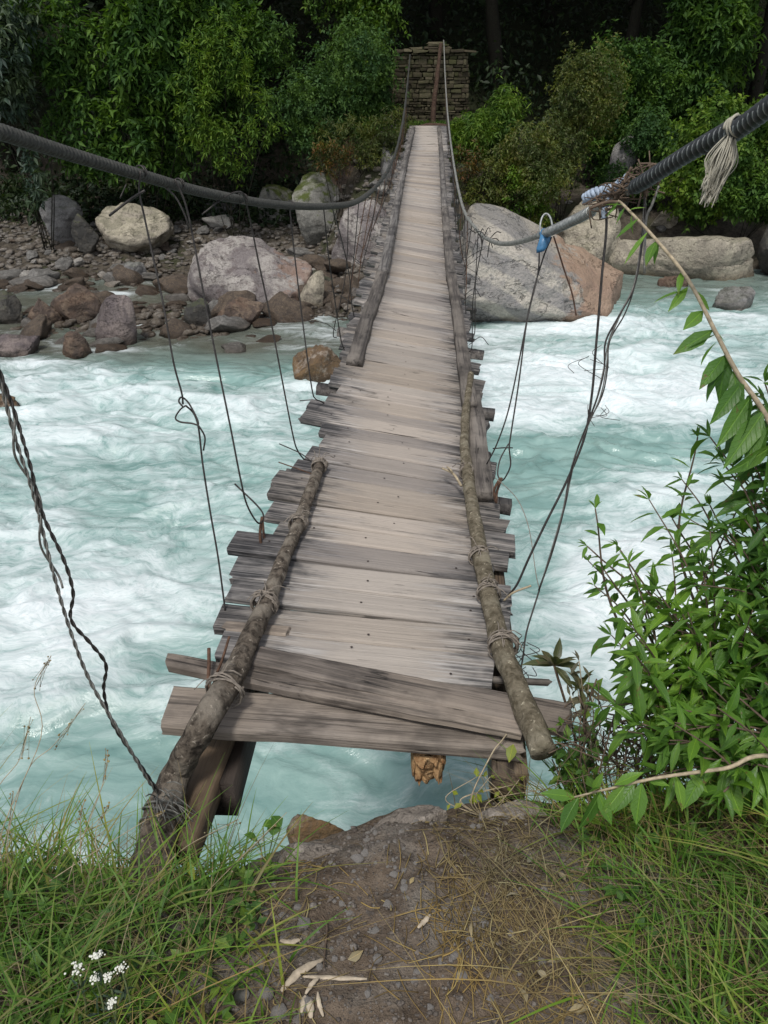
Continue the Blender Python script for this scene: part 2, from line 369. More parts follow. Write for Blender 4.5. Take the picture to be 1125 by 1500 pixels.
def bank_mat():
    m, nt = newmat('forest_floor'); t = NT(nt); p = t.pos()
    a = t.noise(p, .9, 5, .6); b = t.noise(p, 6, 6, .7); c = t.noise(p, 30, 4, .7)
    col = t.mix(t.ramp(b, [(.35, 0.), (.65, 1.)]), (.04, .033, .025), (.13, .11, .085))
    col = t.mix(t.ramp(a, [(.5, 0.), (.62, .7)]), col, (.035, .045, .016))
    col = t.mix(t.ramp(c, [(.58, 0.), (.68, .7)]), col, (.2, .175, .14))
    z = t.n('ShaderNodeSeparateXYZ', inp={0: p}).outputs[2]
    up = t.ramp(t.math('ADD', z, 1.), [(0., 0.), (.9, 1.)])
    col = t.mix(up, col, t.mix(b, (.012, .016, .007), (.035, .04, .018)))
    t.out(col, .9, t.bump(t.math('ADD', b, c), .9, .06), .15); return m
M['dirt'] = soil_mat(); M['bankm'] = bank_mat()
fy = np.r_[np.linspace(9, 24, 150), np.linspace(24.2, 60, 60)]
grid_sheet('far_bank', np.linspace(-32, 34, 330), fy, far_h, M['bankm'], kind='structure')
nx_ = np.r_[np.linspace(-9, -1.6, 40), np.linspace(-1.55, 1.9, 230), np.linspace(2, 9, 40)]
ny_ = np.r_[np.linspace(-6, .5, 40), np.linspace(.53, 2.1, 190), np.linspace(2.2, 4.5, 30)]
grid_sheet('near_bank', nx_, ny_, near_h, M['dirt'], kind='structure')

# ---------------------------------------------------------------- river
WZ = -3.0
def water_mat():
    m, nt = newmat('river_water'); t = NT(nt); p = t.pos()
    at = t.n('ShaderNodeAttribute', attribute_name='foam').outputs['Fac']
    sh = t.n('ShaderNodeAttribute', attribute_name='shallow').outputs['Fac']
    wv = t.n('ShaderNodeVectorMath', operation='MULTIPLY_ADD', inp={0: t.n('ShaderNodeTexNoise', inp={'Vector': p, 'Scale': .9, 'Detail': 3.}).outputs['Color'], 1: (1.6, 1.0, 0.), 2: p}).outputs[0]
    st = t.mapv(wv, (.85, 2.2, 1.), rot=(0, 0, R(-14)))
    f1 = t.noise(st, 1.5, 8, .62, 1.0); f2 = t.noise(st, 5.5, 6, .66, .35); f3 = t.noise(t.mapv(p, (1, 1.7, 1)), 24, 4, .6)
    rid = t.math('SUBTRACT', 1., t.math('MULTIPLY', t.math('ABSOLUTE', t.math('SUBTRACT', f2, .5)), 6.), True)
    f = t.math('ADD', at, t.math('ADD', t.math('MULTIPLY', t.math('SUBTRACT', f1, .5), 1.25), t.math('MULTIPLY', t.math('SUBTRACT', f2, .5), .42)))
    f = t.math('ADD', f, t.math('MULTIPLY', t.math('SUBTRACT', f3, .5), .16))
    f5 = t.noise(st, 12., 5, .7, .7); fil = t.math('SUBTRACT', 1., t.math('MULTIPLY', t.math('ABSOLUTE', t.math('SUBTRACT', f5, .5)), 13.), True)
    f = t.math('ADD', f, t.math('ADD', t.math('MULTIPLY', t.math('SUBTRACT', f5, .5), .28), t.math('MULTIPLY', fil, .07)))
    foam = t.ramp(f, [(.10, 0.), (.38, .20), (.62, .62), (1.0, 1.)])
    foam = t.math('ADD', foam, t.math('MULTIPLY', rid, t.ramp(f, [(.15, 0.), (.4, .10), (.8, 0.)])), True)
    deep = t.mix(t.ramp(f1, [(.3, 0.), (.7, 1.)]), (.15, .27, .25), (.30, .44, .405))
    deep = t.mix(sh, deep, t.mix(t.noise(p, 2.5, 5, .6), (.055, .055, .038), (.15, .16, .135)))
    col = t.mix(foam, deep, t.mix(t.ramp(f5, [(.35, 0.), (.6, 1.)]), (.58, .66, .67), (.78, .82, .83)))
    ro = t.math('ADD', .16, t.math('MULTIPLY', foam, .6))
    h = t.math('ADD', t.math('MULTIPLY', f2, .45), t.math('ADD', t.math('MULTIPLY', f3, .18), t.math('MULTIPLY', f1, .6)))
    t.out(col, ro, t.bump(h, .26, .10), .45); return m
def blobs(X, Y, lst):
    s = 0
    for px, py, rx, ry, a in lst:
        c = PZ(px, py, WZ); e = PZ(px+rx, py, WZ); g = PZ(px, py-ry, WZ)
        s = s+a*np.exp(-((X-c[0])/(e[0]-c[0]))**2-((Y-c[1])/(g[1]-c[1]))**2)
    return s
def river():
    ny, nx = 640, 820
    ys = 1.2+(24-1.2)*(np.linspace(0, 1, ny)**1.25); xs = np.sinh(np.linspace(-2.2, 2.2, nx))/np.sinh(2.2)*26
    X, Y = np.meshgrid(xs, ys, indexing='ij')
    wx = X+n2(X*.5, Y*.7, 50, 3)*1.6; wy = Y+n2(X*.5+9, Y*.7, 51, 3)*.9
    a = -R(10); U = wx*math.cos(a)+wy*math.sin(a); V = -wx*math.sin(a)+wy*math.cos(a)
    h1 = n2(U*.55, V*1.1, 60, 3); r = 1-np.abs(n2(U*.9, V*1.7, 61, 4))*2; h3 = n2(U*3.0, V*5, 62, 3); h4 = n2(U*9, V*14, 64, 2)
    foam = .10+.26*h1+.15*r+.10*h3
    foam = foam+blobs(X, Y, [(30, 560, 130, 26, .35), (170, 600, 120, 40, .25), (90, 640, 110, 40, .30), (30, 780, 120, 60, .30), (250, 720, 110, 70, .2), (120, 900, 170, 60, .42), (30, 980, 110, 50, .3),
        (230, 860, 100, 40, .2), (800, 530, 120, 30, .28), (930, 560, 120, 34, .38), (790, 610, 90, 24, .48), (740, 570, 60, 34, .35), (1000, 590, 90, 34, .35), (1080, 560, 90, 40, .2), (980, 720, 60, 30, .3),
        (860, 860, 45, 60, .6), (960, 830, 80, 80, .45), (950, 950, 130, 90, .45), (1040, 1000, 120, 90, .4), (700, 500, 60, 14, .35), (870, 475, 80, 12, .3), (1000, 470, 110, 22, .22), (430, 470, 60, 20, .32), (480, 490, 50, 14, .25), (380, 600, 70, 50, .25),
        (450, 1100, 200, 16, .14), (160, 430, 50, 6, .6), (60, 418, 60, 6, .7), (370, 440, 40, 8, .6), (200, 470, 30, 6, .5), (300, 425, 30, 5, .5), (1080, 430, 60, 10, .2), (560, 1180, 60, 14, .2),
        (800, 545, 120, 24, .22), (900, 590, 90, 20, .2), (780, 482, 130, 8, .6), (470, 568, 60, 8, .5), (60, 530, 80, 8, .5), (165, 512, 50, 5, .6), (430, 455, 60, 8, .5), (1080, 460, 50, 6, .6), (20, 608, 40, 6, .5), (330, 690, 60, 40, -.18), (180, 740, 60, 30, -.16), (870, 660, 130, 24, -.6), (780, 700, 80, 40, -.3), (800, 800, 50, 100, -.12), (350, 540, 130, 22, -.22), (200, 520, 200, 14, -.2), (850, 440, 300, 16, -.25),
        (150, 1130, 240, 60, -.40), (450, 1150, 200, 60, -.30), (700, 1080, 120, 60, -.22), (1000, 410, 150, 14, -.4), (400, 560, 60, 20, -.1), (300, 1060, 120, 20, .08)])
    lx = np.interp(X, [-12, -4, -1, 2, 3, 26], [0, 0, .2, .6, 1, 1])
    shallow = (1-lx)*sm(12.4, 14.3, Y)*.95+lx*sm(15.8, 18.6, Y)*.7
    shallow = np.clip(shallow+.35*(1-lx)*sm(11.5, 14.0, Y)*(n2(X, Y, 77)+.3), 0, 1)
    calm = 1-.75*np.clip(shallow, 0, 1)
    foam = np.minimum(foam+.03+.07*sm(2, 6, X), .85)-shallow*.22*(1+1.2*n2(X*1.3, Y*2, 78))
    Z = WZ+calm*(h1*.16+(r-.5)*.11+h3*.045+h4*.012+.10*np.clip(foam-.5, 0, .6))
    Z += -.06*(1-calm)
    i, j = np.meshgrid(np.arange(nx-1), np.arange(ny-1), indexing='ij'); q = i*ny+j
    mb = MB(); mb.add(np.stack([X, Y, Z], -1).reshape(-1, 3), np.stack([q, q+ny, q+ny+1, q+1], -1).reshape(-1, 4))
    o = mb.build('river', water_mat(), kind='structure')
    for nm, arr in (('foam', foam), ('shallow', shallow)):
        at = o.data.attributes.new(nm, 'FLOAT', 'POINT'); at.data.foreach_set('value', np.asarray(arr, np.float32).ravel())
river()

# ---------------------------------------------------------------- rocks
def ico(sub):
    bm = bmesh.new(); bmesh.ops.create_icosphere(bm, subdivisions=sub, radius=1.)
    v = np.array([x.co[:] for x in bm.verts]); f = np.array([[q.index for q in p.verts] for p in bm.faces]); bm.free(); return v, f
ICO = {k: ico(k) for k in (2, 3, 4, 5, 6)}
def rock_mesh(seed, sub=4, cuts=9, rough=.12, cutd=(.62, .95), rad=(1, 1, 1)):
    r = np.random.default_rng(seed); v, f = ICO[sub]; v = v.copy()
    v = v*(1+.16*vn(v*1.1+seed*3.1, seed)[:, None])
    for k in range(int(cuts*1.6)):
        n = r.normal(size=3); n /= np.linalg.norm(n); d = r.uniform(*cutd)
        v = v-n*np.clip(v@n-d, 0, None)[:, None]*.88
    v = v*np.asarray(rad)
    s = max(rad)
    if sub >= 5: v = v*(1-.05*np.clip(1-np.abs(fbm(v/s*1.7+seed*2.3, seed+4, 3))*9, 0, 1)-.05*np.clip(1-np.abs(vn(v/s*np.array([1.2, 1.2, 4.5])+seed, seed+6))*7, 0, 1))[:, None]
    v = v+(v/np.linalg.norm(v, axis=1)[:, None])*(rough*1.5*fbm(v/s*1.3+seed*1.7, seed+8, 2)+rough*.6*fbm(v/s*2.4+seed, seed+1, 5)+rough*.2*fbm(v/s*11+seed, seed+2, 3))[:, None]*min(rad)
    return v, f
RM = dict(
    cream=rock_mat('cream_rock', (.44, .39, .30), (.33, .29, .23), (.20, .175, .14), moss=.25),
    grey=rock_mat('grey_rock', (.24, .23, .22), (.17, .165, .16), (.11, .105, .10), moss=.2),
    purple=rock_mat('purple_rock', (.36, .33, .30), (.20, .175, .17), (.12, .095, .09), orange=.35),
    brown=rock_mat('brown_rock', (.13, .085, .06), (.075, .055, .045), (.19, .14, .10)),
    ochre=rock_mat('ochre_rock', (.17, .105, .05), (.11, .07, .04), (.34, .29, .24)),
    mossy=rock_mat('mossy_rock', (.26, .25, .22), (.19, .185, .165), (.13, .125, .11), moss=1.),
    dark=rock_mat('dark_rock', (.075, .07, .062), (.05, .048, .044), (.10, .09, .075), moss=.3),
    slab=rock_mat('banded_rock', (.46, .42, .36), (.36, .325, .28), (.21, .20, .20), moss=.1, strata=.7, orange=.65, srot=(0, R(-30), 0), sc=.45),
    cobble=rock_mat('cobble_rock', (.22, .21, .195), (.13, .125, .115), (.09, .08, .07), sc=3.),
    cobble2=rock_mat('brown_cobble_rock', (.10, .075, .055), (.065, .05, .04), (.17, .13, .09), sc=3.),
    cobble3=rock_mat('pale_cobble_rock', (.42, .40, .36), (.32, .30, .27), (.22, .2, .18), sc=3.),
    gravel=rock_mat('shingle', (.15, .135, .115), (.075, .065, .055), (.20, .18, .155), sc=4.),
    crumb=rock_mat('grit', (.15, .125, .105), (.08, .066, .055), (.25, .225, .2), sc=9.),
    wetshingle=rock_mat('wet_shingle', (.17, .145, .115), (.085, .068, .052), (.26, .24, .215), sc=2.),
    ledge=rock_mat('ledge_rock', (.33, .29, .25), (.22, .19, .16), (.14, .118, .10), sc=5.),
    wetpurple=rock_mat('wet_purple_rock', (.22, .18, .165), (.12, .098, .098), (.085, .068, .062)),
    pebble=rock_mat('pebble_rock', (.36, .33, .30), (.22, .20, .18), (.40, .38, .36), sc=12.))
def boulder(bb, zb, mat, label, seed, depthf=.8, sub=5, cuts=8, rough=.14, rot=0., sink=.55, tilt=0., name='boulder', cutd=(.5, .92)):
    x0, y0, x1, y1 = bb; b = PZ((x0+x1)/2, y1, zb); u = (CY0-y1)/FPX; d = (CAMZ-zb)/(sP-u*cP)
    rx = (x1-x0)/2*d/FPX*1.06; rz = (y1-y0)/2*d/FPX*1.06; ry = rx*depthf
    c = P((x0+x1)/2, (y0+y1)/2, d+ry*.55)
    rz2 = rz*(1+sink); c[2] -= rz*sink*.9
    v, f = rock_mesh(seed, sub, cuts, rough, cutd, (rx*1.05, ry, rz2*1.05))
    a, t = rot, tilt
    Ry = np.array([[math.cos(t), 0, math.sin(t)], [0, 1, 0], [-math.sin(t), 0, math.cos(t)]])
    v = v@Ry.T
    mb = MB(); mb.add(v, f)
    return mb.build(name, RM[mat], loc=c, label=label, cat='boulder')
B = boulder
B((146, 296, 246, 338), -2.15, 'cream', 'large smooth cream boulder at the foot of the forest on the left bank', 11, .8, cuts=3, sink=.6, rough=.16, tilt=.15)
B((62, 290, 122, 336), -2.2, 'grey', 'rounded grey boulder left of the smooth cream one, half in shade', 12)
B((105, 312, 140, 350), -2.3, 'dark', 'dark shaded rock between the grey and the cream boulder', 13)
B((278, 356, 462, 452), -2.98, 'purple', 'broad purple grey boulder with pale top at the water edge under the left cable', 14, .75, rough=.16)
B((314, 362, 372, 418), -2.75, 'brown', 'blocky red brown rock leaning on the front of the broad purple boulder', 15, .6, cuts=14)
B((486, 302, 590, 402), -2.6, 'purple', 'tall purple and white boulder beside the left edge of the far deck', 56, .8, sink=.3)
B((430, 264, 520, 336), -2.1, 'mossy', 'grey boulder with bright green moss cap behind the left cable', 52, .9, cuts=3, sink=.3, tilt=-.2)
B((378, 268, 436, 312), -2.1, 'mossy', 'low pale rock with a moss patch left of the moss capped boulder', 18)
B((540, 212, 606, 310), -1.6, 'grey', 'big grey brown boulder under the far end of the deck', 19, .9)
B((478, 216, 560, 300), -1.6, 'brown', 'brown boulder hung with weeds above the moss capped boulder', 20, .8)
B((298, 286, 348, 316), -2.2, 'grey', 'flat grey rock in shade right of the smooth cream boulder', 21)
B((132, 432, 194, 508), -3.0, 'wetpurple', 'wet purple rock like a tooth in the shallows of the left bank', 22, .6, cuts=12, tilt=.35)
B((76, 420, 168, 476), -3.0, 'brown', 'wet dark brown rock slab lying behind the wet purple tooth', 23, .7, cuts=12, tilt=.3)
B((-30, 478, 58, 526), -3.0, 'wetpurple', 'flat topped purple block in the shallows at the left picture edge', 24, .8, cuts=14)
B((92, 488, 134, 528), -3.05, 'brown', 'small wet red brown rock lapped by the rapids on the left', 25, .7, cuts=12)
B((176, 378, 218, 406), -2.9, 'grey', 'angular grey rock sitting in the side stream', 26, .7, cuts=14)
B((420, 504, 516, 566), -3.0, 'ochre', 'orange brown boulder with pale stripe in the rapids beside the deck', 27, .8, cuts=8, tilt=-.15)
B((-40, 568, 28, 606), -3.05, 'ochre', 'small ochre rock breaking the foam at the left picture edge', 28)
B((440, 392, 512, 432), -2.9, 'dark', 'dark flat rock below the tall purple and white boulder', 29, .8, cuts=12)
B((438, 398, 476, 452), -2.95, 'cream', 'pale wedge of rock washed by water right of the broad purple boulder', 30, .7, tilt=.5)
B((268, 436, 312, 480), -3.0, 'dark', 'dark upright rock in the side stream left of the broad purple boulder', 32, .7, cuts=12)
B((310, 440, 396, 474), -3.0, 'brown', 'low brown rock shelf at the foot of the broad purple boulder', 33, .6, cuts=14, tilt=-.2)
B((-20, 430, 34, 474), -3.0, 'dark', 'dark wet rock beside a little waterfall at the left picture edge', 34, .7, cuts=12)
B((36, 432, 86, 476), -3.0, 'brown', 'mossy brown rock right of the little waterfall', 35, .7, cuts=12)
B((800, 292, 908, 398), -2.9, 'cream', 'pale boulder at the waterline behind the banded slab boulder', 36, .8)
B((828, 348, 900, 398), -3.05, 'dark', 'round dark hollow looking boulder at the waterline', 37, .5)
B((892, 334, 1150, 412), -3.0, 'cream', 'long flat cream rock shelf along the right bank', 38, .45, rough=.2, cuts=11)
B((884, 196, 936, 280), -1.4, 'grey', 'weathered grey rock showing between the right bank shrubs', 39)
B((664, 262, 790, 345), -2.2, 'grey', 'grey bank rock under the olive shrub right of the deck', 40, .5)
B((1044, 420, 1114, 458), -3.08, 'grey', 'low grey rock washed over by the river on the right', 41, .8)
B((968, 398, 1006, 424), -3.05, 'brown', 'small brown rock in the river below the cream shelf', 42)
B((1110, 300, 1190, 380), -2.5, 'dark', 'dark bank rock beneath the overhanging shrub at the right picture edge', 43)
B((418, 1184, 505, 1262), -3.05, 'ochre', 'rounded rock with rust patch at the foot of the near bank', 48, cuts=4)
B((950, 312, 988, 332), -2.2, 'cream', 'small pale stone on the cream shelf below the right shrubs', 45)
# banded slab boulder
def slab():
    v = ICO[6][0].copy()*np.array([3.0, 2.0, 2.6])
    for n, d in (((.44, -.22, .86), 1.12), ((.12, -.2, 1), 1.45), ((.08, -1, .22), 1.2), ((-.1, -.72, -.68), .78), ((.8, -.3, .05), 1.85), ((-1, 0, .25), 1.45), ((.1, 1, .3), 1.3), ((.62, -.62, .45), 1.42), ((.35, -.8, -.45), 1.25)):
        n = np.array(n, float); n /= np.linalg.norm(n); v = v-n*np.clip(v@n-d, 0, None)[:, None]*.985
    rn = v/np.linalg.norm(v, axis=1)[:, None]; u_ = v@np.array([.5, .1, -.86]); w_ = v@np.array([.86, 0, .5])
    v += rn*(.10*fbm(v*.8, 72, 5)+.03*fbm(v*5, 73, 4)-.10*np.clip(1-np.abs(fbm(v*.55+3, 79, 4))*16, 0, 1)+.09*np.abs(vn(np.stack([w_*.3, v[:, 1]*.3, u_*2.6], 1), 74)))[:, None]
    mb = MB(); mb.add(v, ICO[6][1])
    mb.build('boulder', RM['slab'], loc=P(762, 440, 16.6), label='huge wedge shaped boulder with sloping grey bands and orange tip right of the deck', cat='boulder')
slab()
# cobbles
tm = []
for k in range(10):
    v, f = rock_mesh(200+k, 4, 6+k % 5, .14, (.5, .92)); mb = MB(); mb.add(v, f); tm.append(mb.mesh('cobble'))
cmeshes = {}
for mk in ('cobble', 'cobble2', 'cobble3'):
    for k, me in enumerate(tm):
        c = me.copy(); c.materials.append(RM[mk]); cmeshes[mk, k] = c
cl = {'cobble': 'grey cobble among the stones of the far river bank', 'cobble2': 'wet brown cobble among the stones of the far river bank', 'cobble3': 'pale whitish cobble among the stones of the far river bank'}
def put_cobble(x, Y, s, mk, z=None, i=0):
    z = float(far_h(x, Y)) if z is None else z
    o = bpy.data.objects.new('cobble', cmeshes[mk, i % 10]); COL.objects.link(o)
    o.location = (x, Y, z+s*.22); o.rotation_euler = (random.uniform(-.4, .4), random.uniform(-.4, .4), random.uniform(0, 6.3))
    o.scale = (s*random.uniform(.8, 1.35), s*random.uniform(.7, 1.1), s*random.uniform(.45, .8))
    tag(o, cl[mk], 'stone', 'cobbles on the far bank')
cnt = 0
while cnt < 262:
    px = random.uniform(-40, 560); py = random.triangular(325, 520, 400) if px < 430 else random.uniform(340, 450)
    pt = PZ(px, py, -2.9)
    Y = pt[1]; x = pt[0]
    if px < 300 and py < 350: pt = PZ(px, py, -2.5); x, Y = pt[0], pt[1]
    if Y > 24.5 or Y < 13.2: continue
    s = float(np.clip(random.lognormvariate(-1.95, .5), .07, .42))
    s = min(s*1.7, .55) if py > 400 else s
    mk = random.choice(['cobble', 'cobble', 'cobble3', 'cobble2']) if py < 410 else random.choice(['cobble2', 'cobble2', 'cobble', 'cobble2'])
    put_cobble(x, Y, s, mk, i=cnt); cnt += 1
for k in range(26):
    px = random.uniform(668, 1110); pt = PZ(px, random.uniform(330, 350) if px > 900 else random.uniform(300, 330), -2.2)
    put_cobble(pt[0], pt[1], random.uniform(.08, .2), random.choice(['cobble', 'cobble3']), i=k)
# gravel (uncountable)
def shingle():
    mb = MB(); n = 2300; px = rng.uniform(-60, 560, n); py = rng.uniform(330, 515, n)
    for a, b in zip(px, py):
        p = PZ(a, b, -2.9); s_ = min(.17, float(rng.lognormal(-2.5, .4))); k = int(rng.integers(0, 10))
        if a > 330 and b > 455 or not 13.5 < p[1] < 24.5: continue
        h = float(far_h(p[0], p[1])); th = rng.uniform(0, 6.28); c_, s2 = math.cos(th), math.sin(th)
        w = SHV[k]*np.array([1.2, .9, .6])*s_; w = w@np.array([[c_, s2, 0], [-s2, c_, 0], [0, 0, 1]]); mb.add(w+np.array([p[0], p[1], h+s_*.25]), SHF)
    mb.build('shingle', RM['wetshingle'], label='countless small wet brown and grey stones of the left shore', cat='shingle', kind='stuff')
SHV = [rock_mesh(620+k, 2, 7, .1, (.5, .9))[0] for k in range(10)]; SHF = ICO[2][1]
shingle()
def gravel():
    mb = MB(); v0, f0 = ICO[2]; n = 4200
    px = rng.uniform(-60, 600, n); py = rng.uniform(318, 470, n)
    for a, b in zip(px, py):
        z = -2.85 if b > 350 else -2.5
        p = PZ(a, b, z); s = rng.uniform(.025, .075)
        if 13.4 < p[1] < 25:
            h = float(far_h(p[0], p[1])); w = v0*(1+.25*vn(v0*1.3+a, 3)[:, None])*np.array([1.2, .9, .6])*s
            mb.add(w+np.array([p[0], p[1], h+s*.2]), f0)
    mb.build('gravel', RM['gravel'], label='loose gravel and shingle covering the far left bank', cat='gravel', kind='stuff')
gravel()

# ---------------------------------------------------------------- far stone pier, post
def pier():
    root = empty('stone_pier', (1.18, 22.3, .05), label='dry stone bridge pier with flat capstones at the far end of the deck', cat='pier')
    m, nt = newmat('pier_stone'); t = NT(nt); isl = t.island(); p = t.pos()
    col = t.ramp(isl, [(0, (.03, .024, .016)), (.35, (.06, .048, .032)), (.7, (.10, .085, .055)), (1, (.055, .055, .024))])
    b = t.noise(p, 12, 5, .7); col = t.mix(t.ramp(b, [(.45, 0.), (.7, .7)]), col, (.05, .055, .02))
    t.out(col, .9, t.bump(b, .8, .03), .2)
    core = MB(); wall = MB(); W0, W1, Hh, Dp = .98, .88, 1.62, 1.7
    def half(z): return W0+(W1-W0)*z/Hh
    core.add([[sx*(half(z)-.07), y, z] for z in (0, Hh) for y in (.07, Dp) for sx in (-1, 1)], np.array([[0, 1, 3, 2], [4, 6, 7, 5], [0, 4, 5, 1], [2, 3, 7, 6], [0, 2, 6, 4], [1, 5, 7, 3]]))
    z = -.1
    while z < Hh-.03:
        h = min(random.uniform(.04, .12), Hh-z)
        for face in range(3):
            a0, a1 = ((-half(z), half(z)), (0, Dp), (0, Dp))[face]; a = a0
            while a < a1-.04:
                L = min(random.uniform(.07, .32), a1-a); hh = h-random.uniform(.008, .025); dd = random.uniform(.14, .2); pr = random.uniform(-.03, .03)
                if face == 0: c = (a+L/2, dd/2+pr, z+h/2); s = (L-.018, dd, hh)
                else: sg = -1 if face == 1 else 1; c = (sg*(half(z)-dd/2+pr), a+L/2+.05, z+h/2); s = (dd, L-.018, hh)
                box(wall, c, s, jit=.013); a += L
        z += h
    core.build('mortar_core', M['bankm'], root, False); w = wall.build('stone_wall', m, root, False)
    mbv = w.modifiers.new('b', 'BEVEL'); mbv.width = .012; mbv.segments = 2
    cp = MB(); a = -.92
    while a < .86:
        L = random.uniform(.18, .4); box(cp, (a+L/2, .75+random.uniform(-.03, .03), Hh+.035), (L-.015, 1.66, random.uniform(.05, .08)), jit=.022); a += L
    for (x, L, z, h) in ((.02, .4, .10, .05), (.33, .3, .10, .055), (.05, .3, .155, .05), (.27, .26, .155, .045), (.1, .36, .2, .04), (-.4, .3, .10, .04)): box(cp, (x+random.uniform(-.03, .03), .5, Hh+z-.005), (L, 1.0, h), jit=.02)
    c = cp.build('capstone', m, root, False); mbv = c.modifiers.new('b', 'BEVEL'); mbv.width = .02; mbv.segments = 2
pier()
mb = MB(); pts = resample(smooth_path([PY(634, 186, 21.75), PY(636, 150, 21.85), PY(641, 110, 21.95), PY(646, 62, 22.1)], 8), .03)
tube(mb, pts, np.linspace(.065, .042, len(pts)), 12, disp=barky(5, .2, 8))
M['redwood'] = bark_mat('red_post', (.04, .026, .02), (.08, .048, .035), (.12, .09, .06), .3)
mb.build('timber_post', M['redwood'], label='reddish brown timber post standing against the far stone pier', cat='post')
mb = MB(); pts = resample(smooth_path([PY(612, 187, 21.2), PY(630, 183, 21.3), PY(650, 184, 21.25), PY(658, 186, 21.2)], 6), .03)
tube(mb, pts, .045, 10, disp=barky(8, .2, 8)); mb.build('sill_log', M['redwood'], label='short reddish log lying across the far end of the deck', cat='log')

# ---------------------------------------------------------------- BRIDGE
bridge = empty('suspension_bridge', (0, 2, 0), label='narrow sagging plank suspension bridge on steel cables over the rapids', cat='bridge')
BO = np.array([0, 2, 0.])
def bp(o):   # parent keeping world placement
    o.parent = bridge; o.location = Vector(o.location)-Vector(BO); return o
def zc(Y): return np.interp(Y, [1.5, 2.2, 3.5, 5, 8, 12, 16, 19, 21.3], [.03, .03, 0., -.03, -.08, -.08, -.02, .07, .15])
def tl(Y): return np.interp(Y, [1.8, 2.3, 3.2, 5, 8, 12, 15, 17.5], [0, .03, .085, .125, .15, .13, .06, 0])
def deckz(x, Y): return zc(Y)-tl(Y)*(x-xcen(Y))
def PD(px, py, h=0.):
    lo, hi = 1., 26.
    for _ in range(40):
        d = (lo+hi)/2; p = P(px, py, d)
        if p[2] > deckz(p[0], p[1])+h: lo = d
        else: hi = d
    return P(px, py, d)
def plank_mesh(L0, L1, w, th, seed, warp=.006, taper=0., rag=.05, n=22):
    """lofted board along local x from L0 to L1"""
    r = np.random.default_rng(seed); xs = np.linspace(L0, L1, n)
    e = .12*th; prof = np.array([(-1, -1), (-1, 1), (1, 1), (1, -1)], float)
    hw = w/2*(1+taper*(xs-L0)/(L1-L0)); V = []
    nf = n2(xs*5, xs*0+seed, seed, 4)*rag*w; nb = n2(xs*5, xs*0+seed+50, seed+3, 4)*rag*w
    zz = n2(xs*2.2, xs*0+seed*1.7, seed+7, 2)*warp; tw = r.normal(0, .02)*(xs-xs.mean())
    c = .16*th+.004
    for i, x in enumerate(xs):
        a, b = -hw[i]+nf[i], hw[i]+nb[i]; t2 = th/2
        ring = [(a+c, -t2), (a, -t2+c), (a, t2-c), (a+c*.4, t2-c*.35), (a+c, t2), (b-c, t2), (b-c*.4, t2-c*.35), (b, t2-c), (b, -t2+c), (b-c, -t2)]
        sk = .03*r.normal() if i in (0, n-1) else 0
        for (y, z) in ring: V.append((x+sk*y*2+(r.normal()*.006 if i in (0, n-1) else 0), y+0*z, z+zz[i]+tw[i]*y-t2))
    k = 10; V = np.array(V); i, j = np.meshgrid(np.arange(n-1), np.arange(k), indexing='ij'); j2 = (j+1) % k
    F = np.stack([i*k+j, i*k+j2, (i+1)*k+j2, (i+1)*k+j], -1).reshape(-1, 4)
    return V, [F[:, ::-1], np.arange(k)[None], ((n-1)*k+np.arange(k))[::-1][None]]
def place_plank(mb, name, mat, c, ang, roll, par=None, **pr):
    """ang: heading of local x in plan; roll: slope along local x"""
    me_o = mb.build(name, mat, loc=c, **pr); me_o.rotation_euler = Matrix.Rotation(ang, 3, 'Z').to_euler()
    me_o.rotation_euler = (Matrix.Rotation(ang, 3, 'Z')@Matrix.Rotation(roll, 3, 'Y')).to_euler(); return bp(me_o)
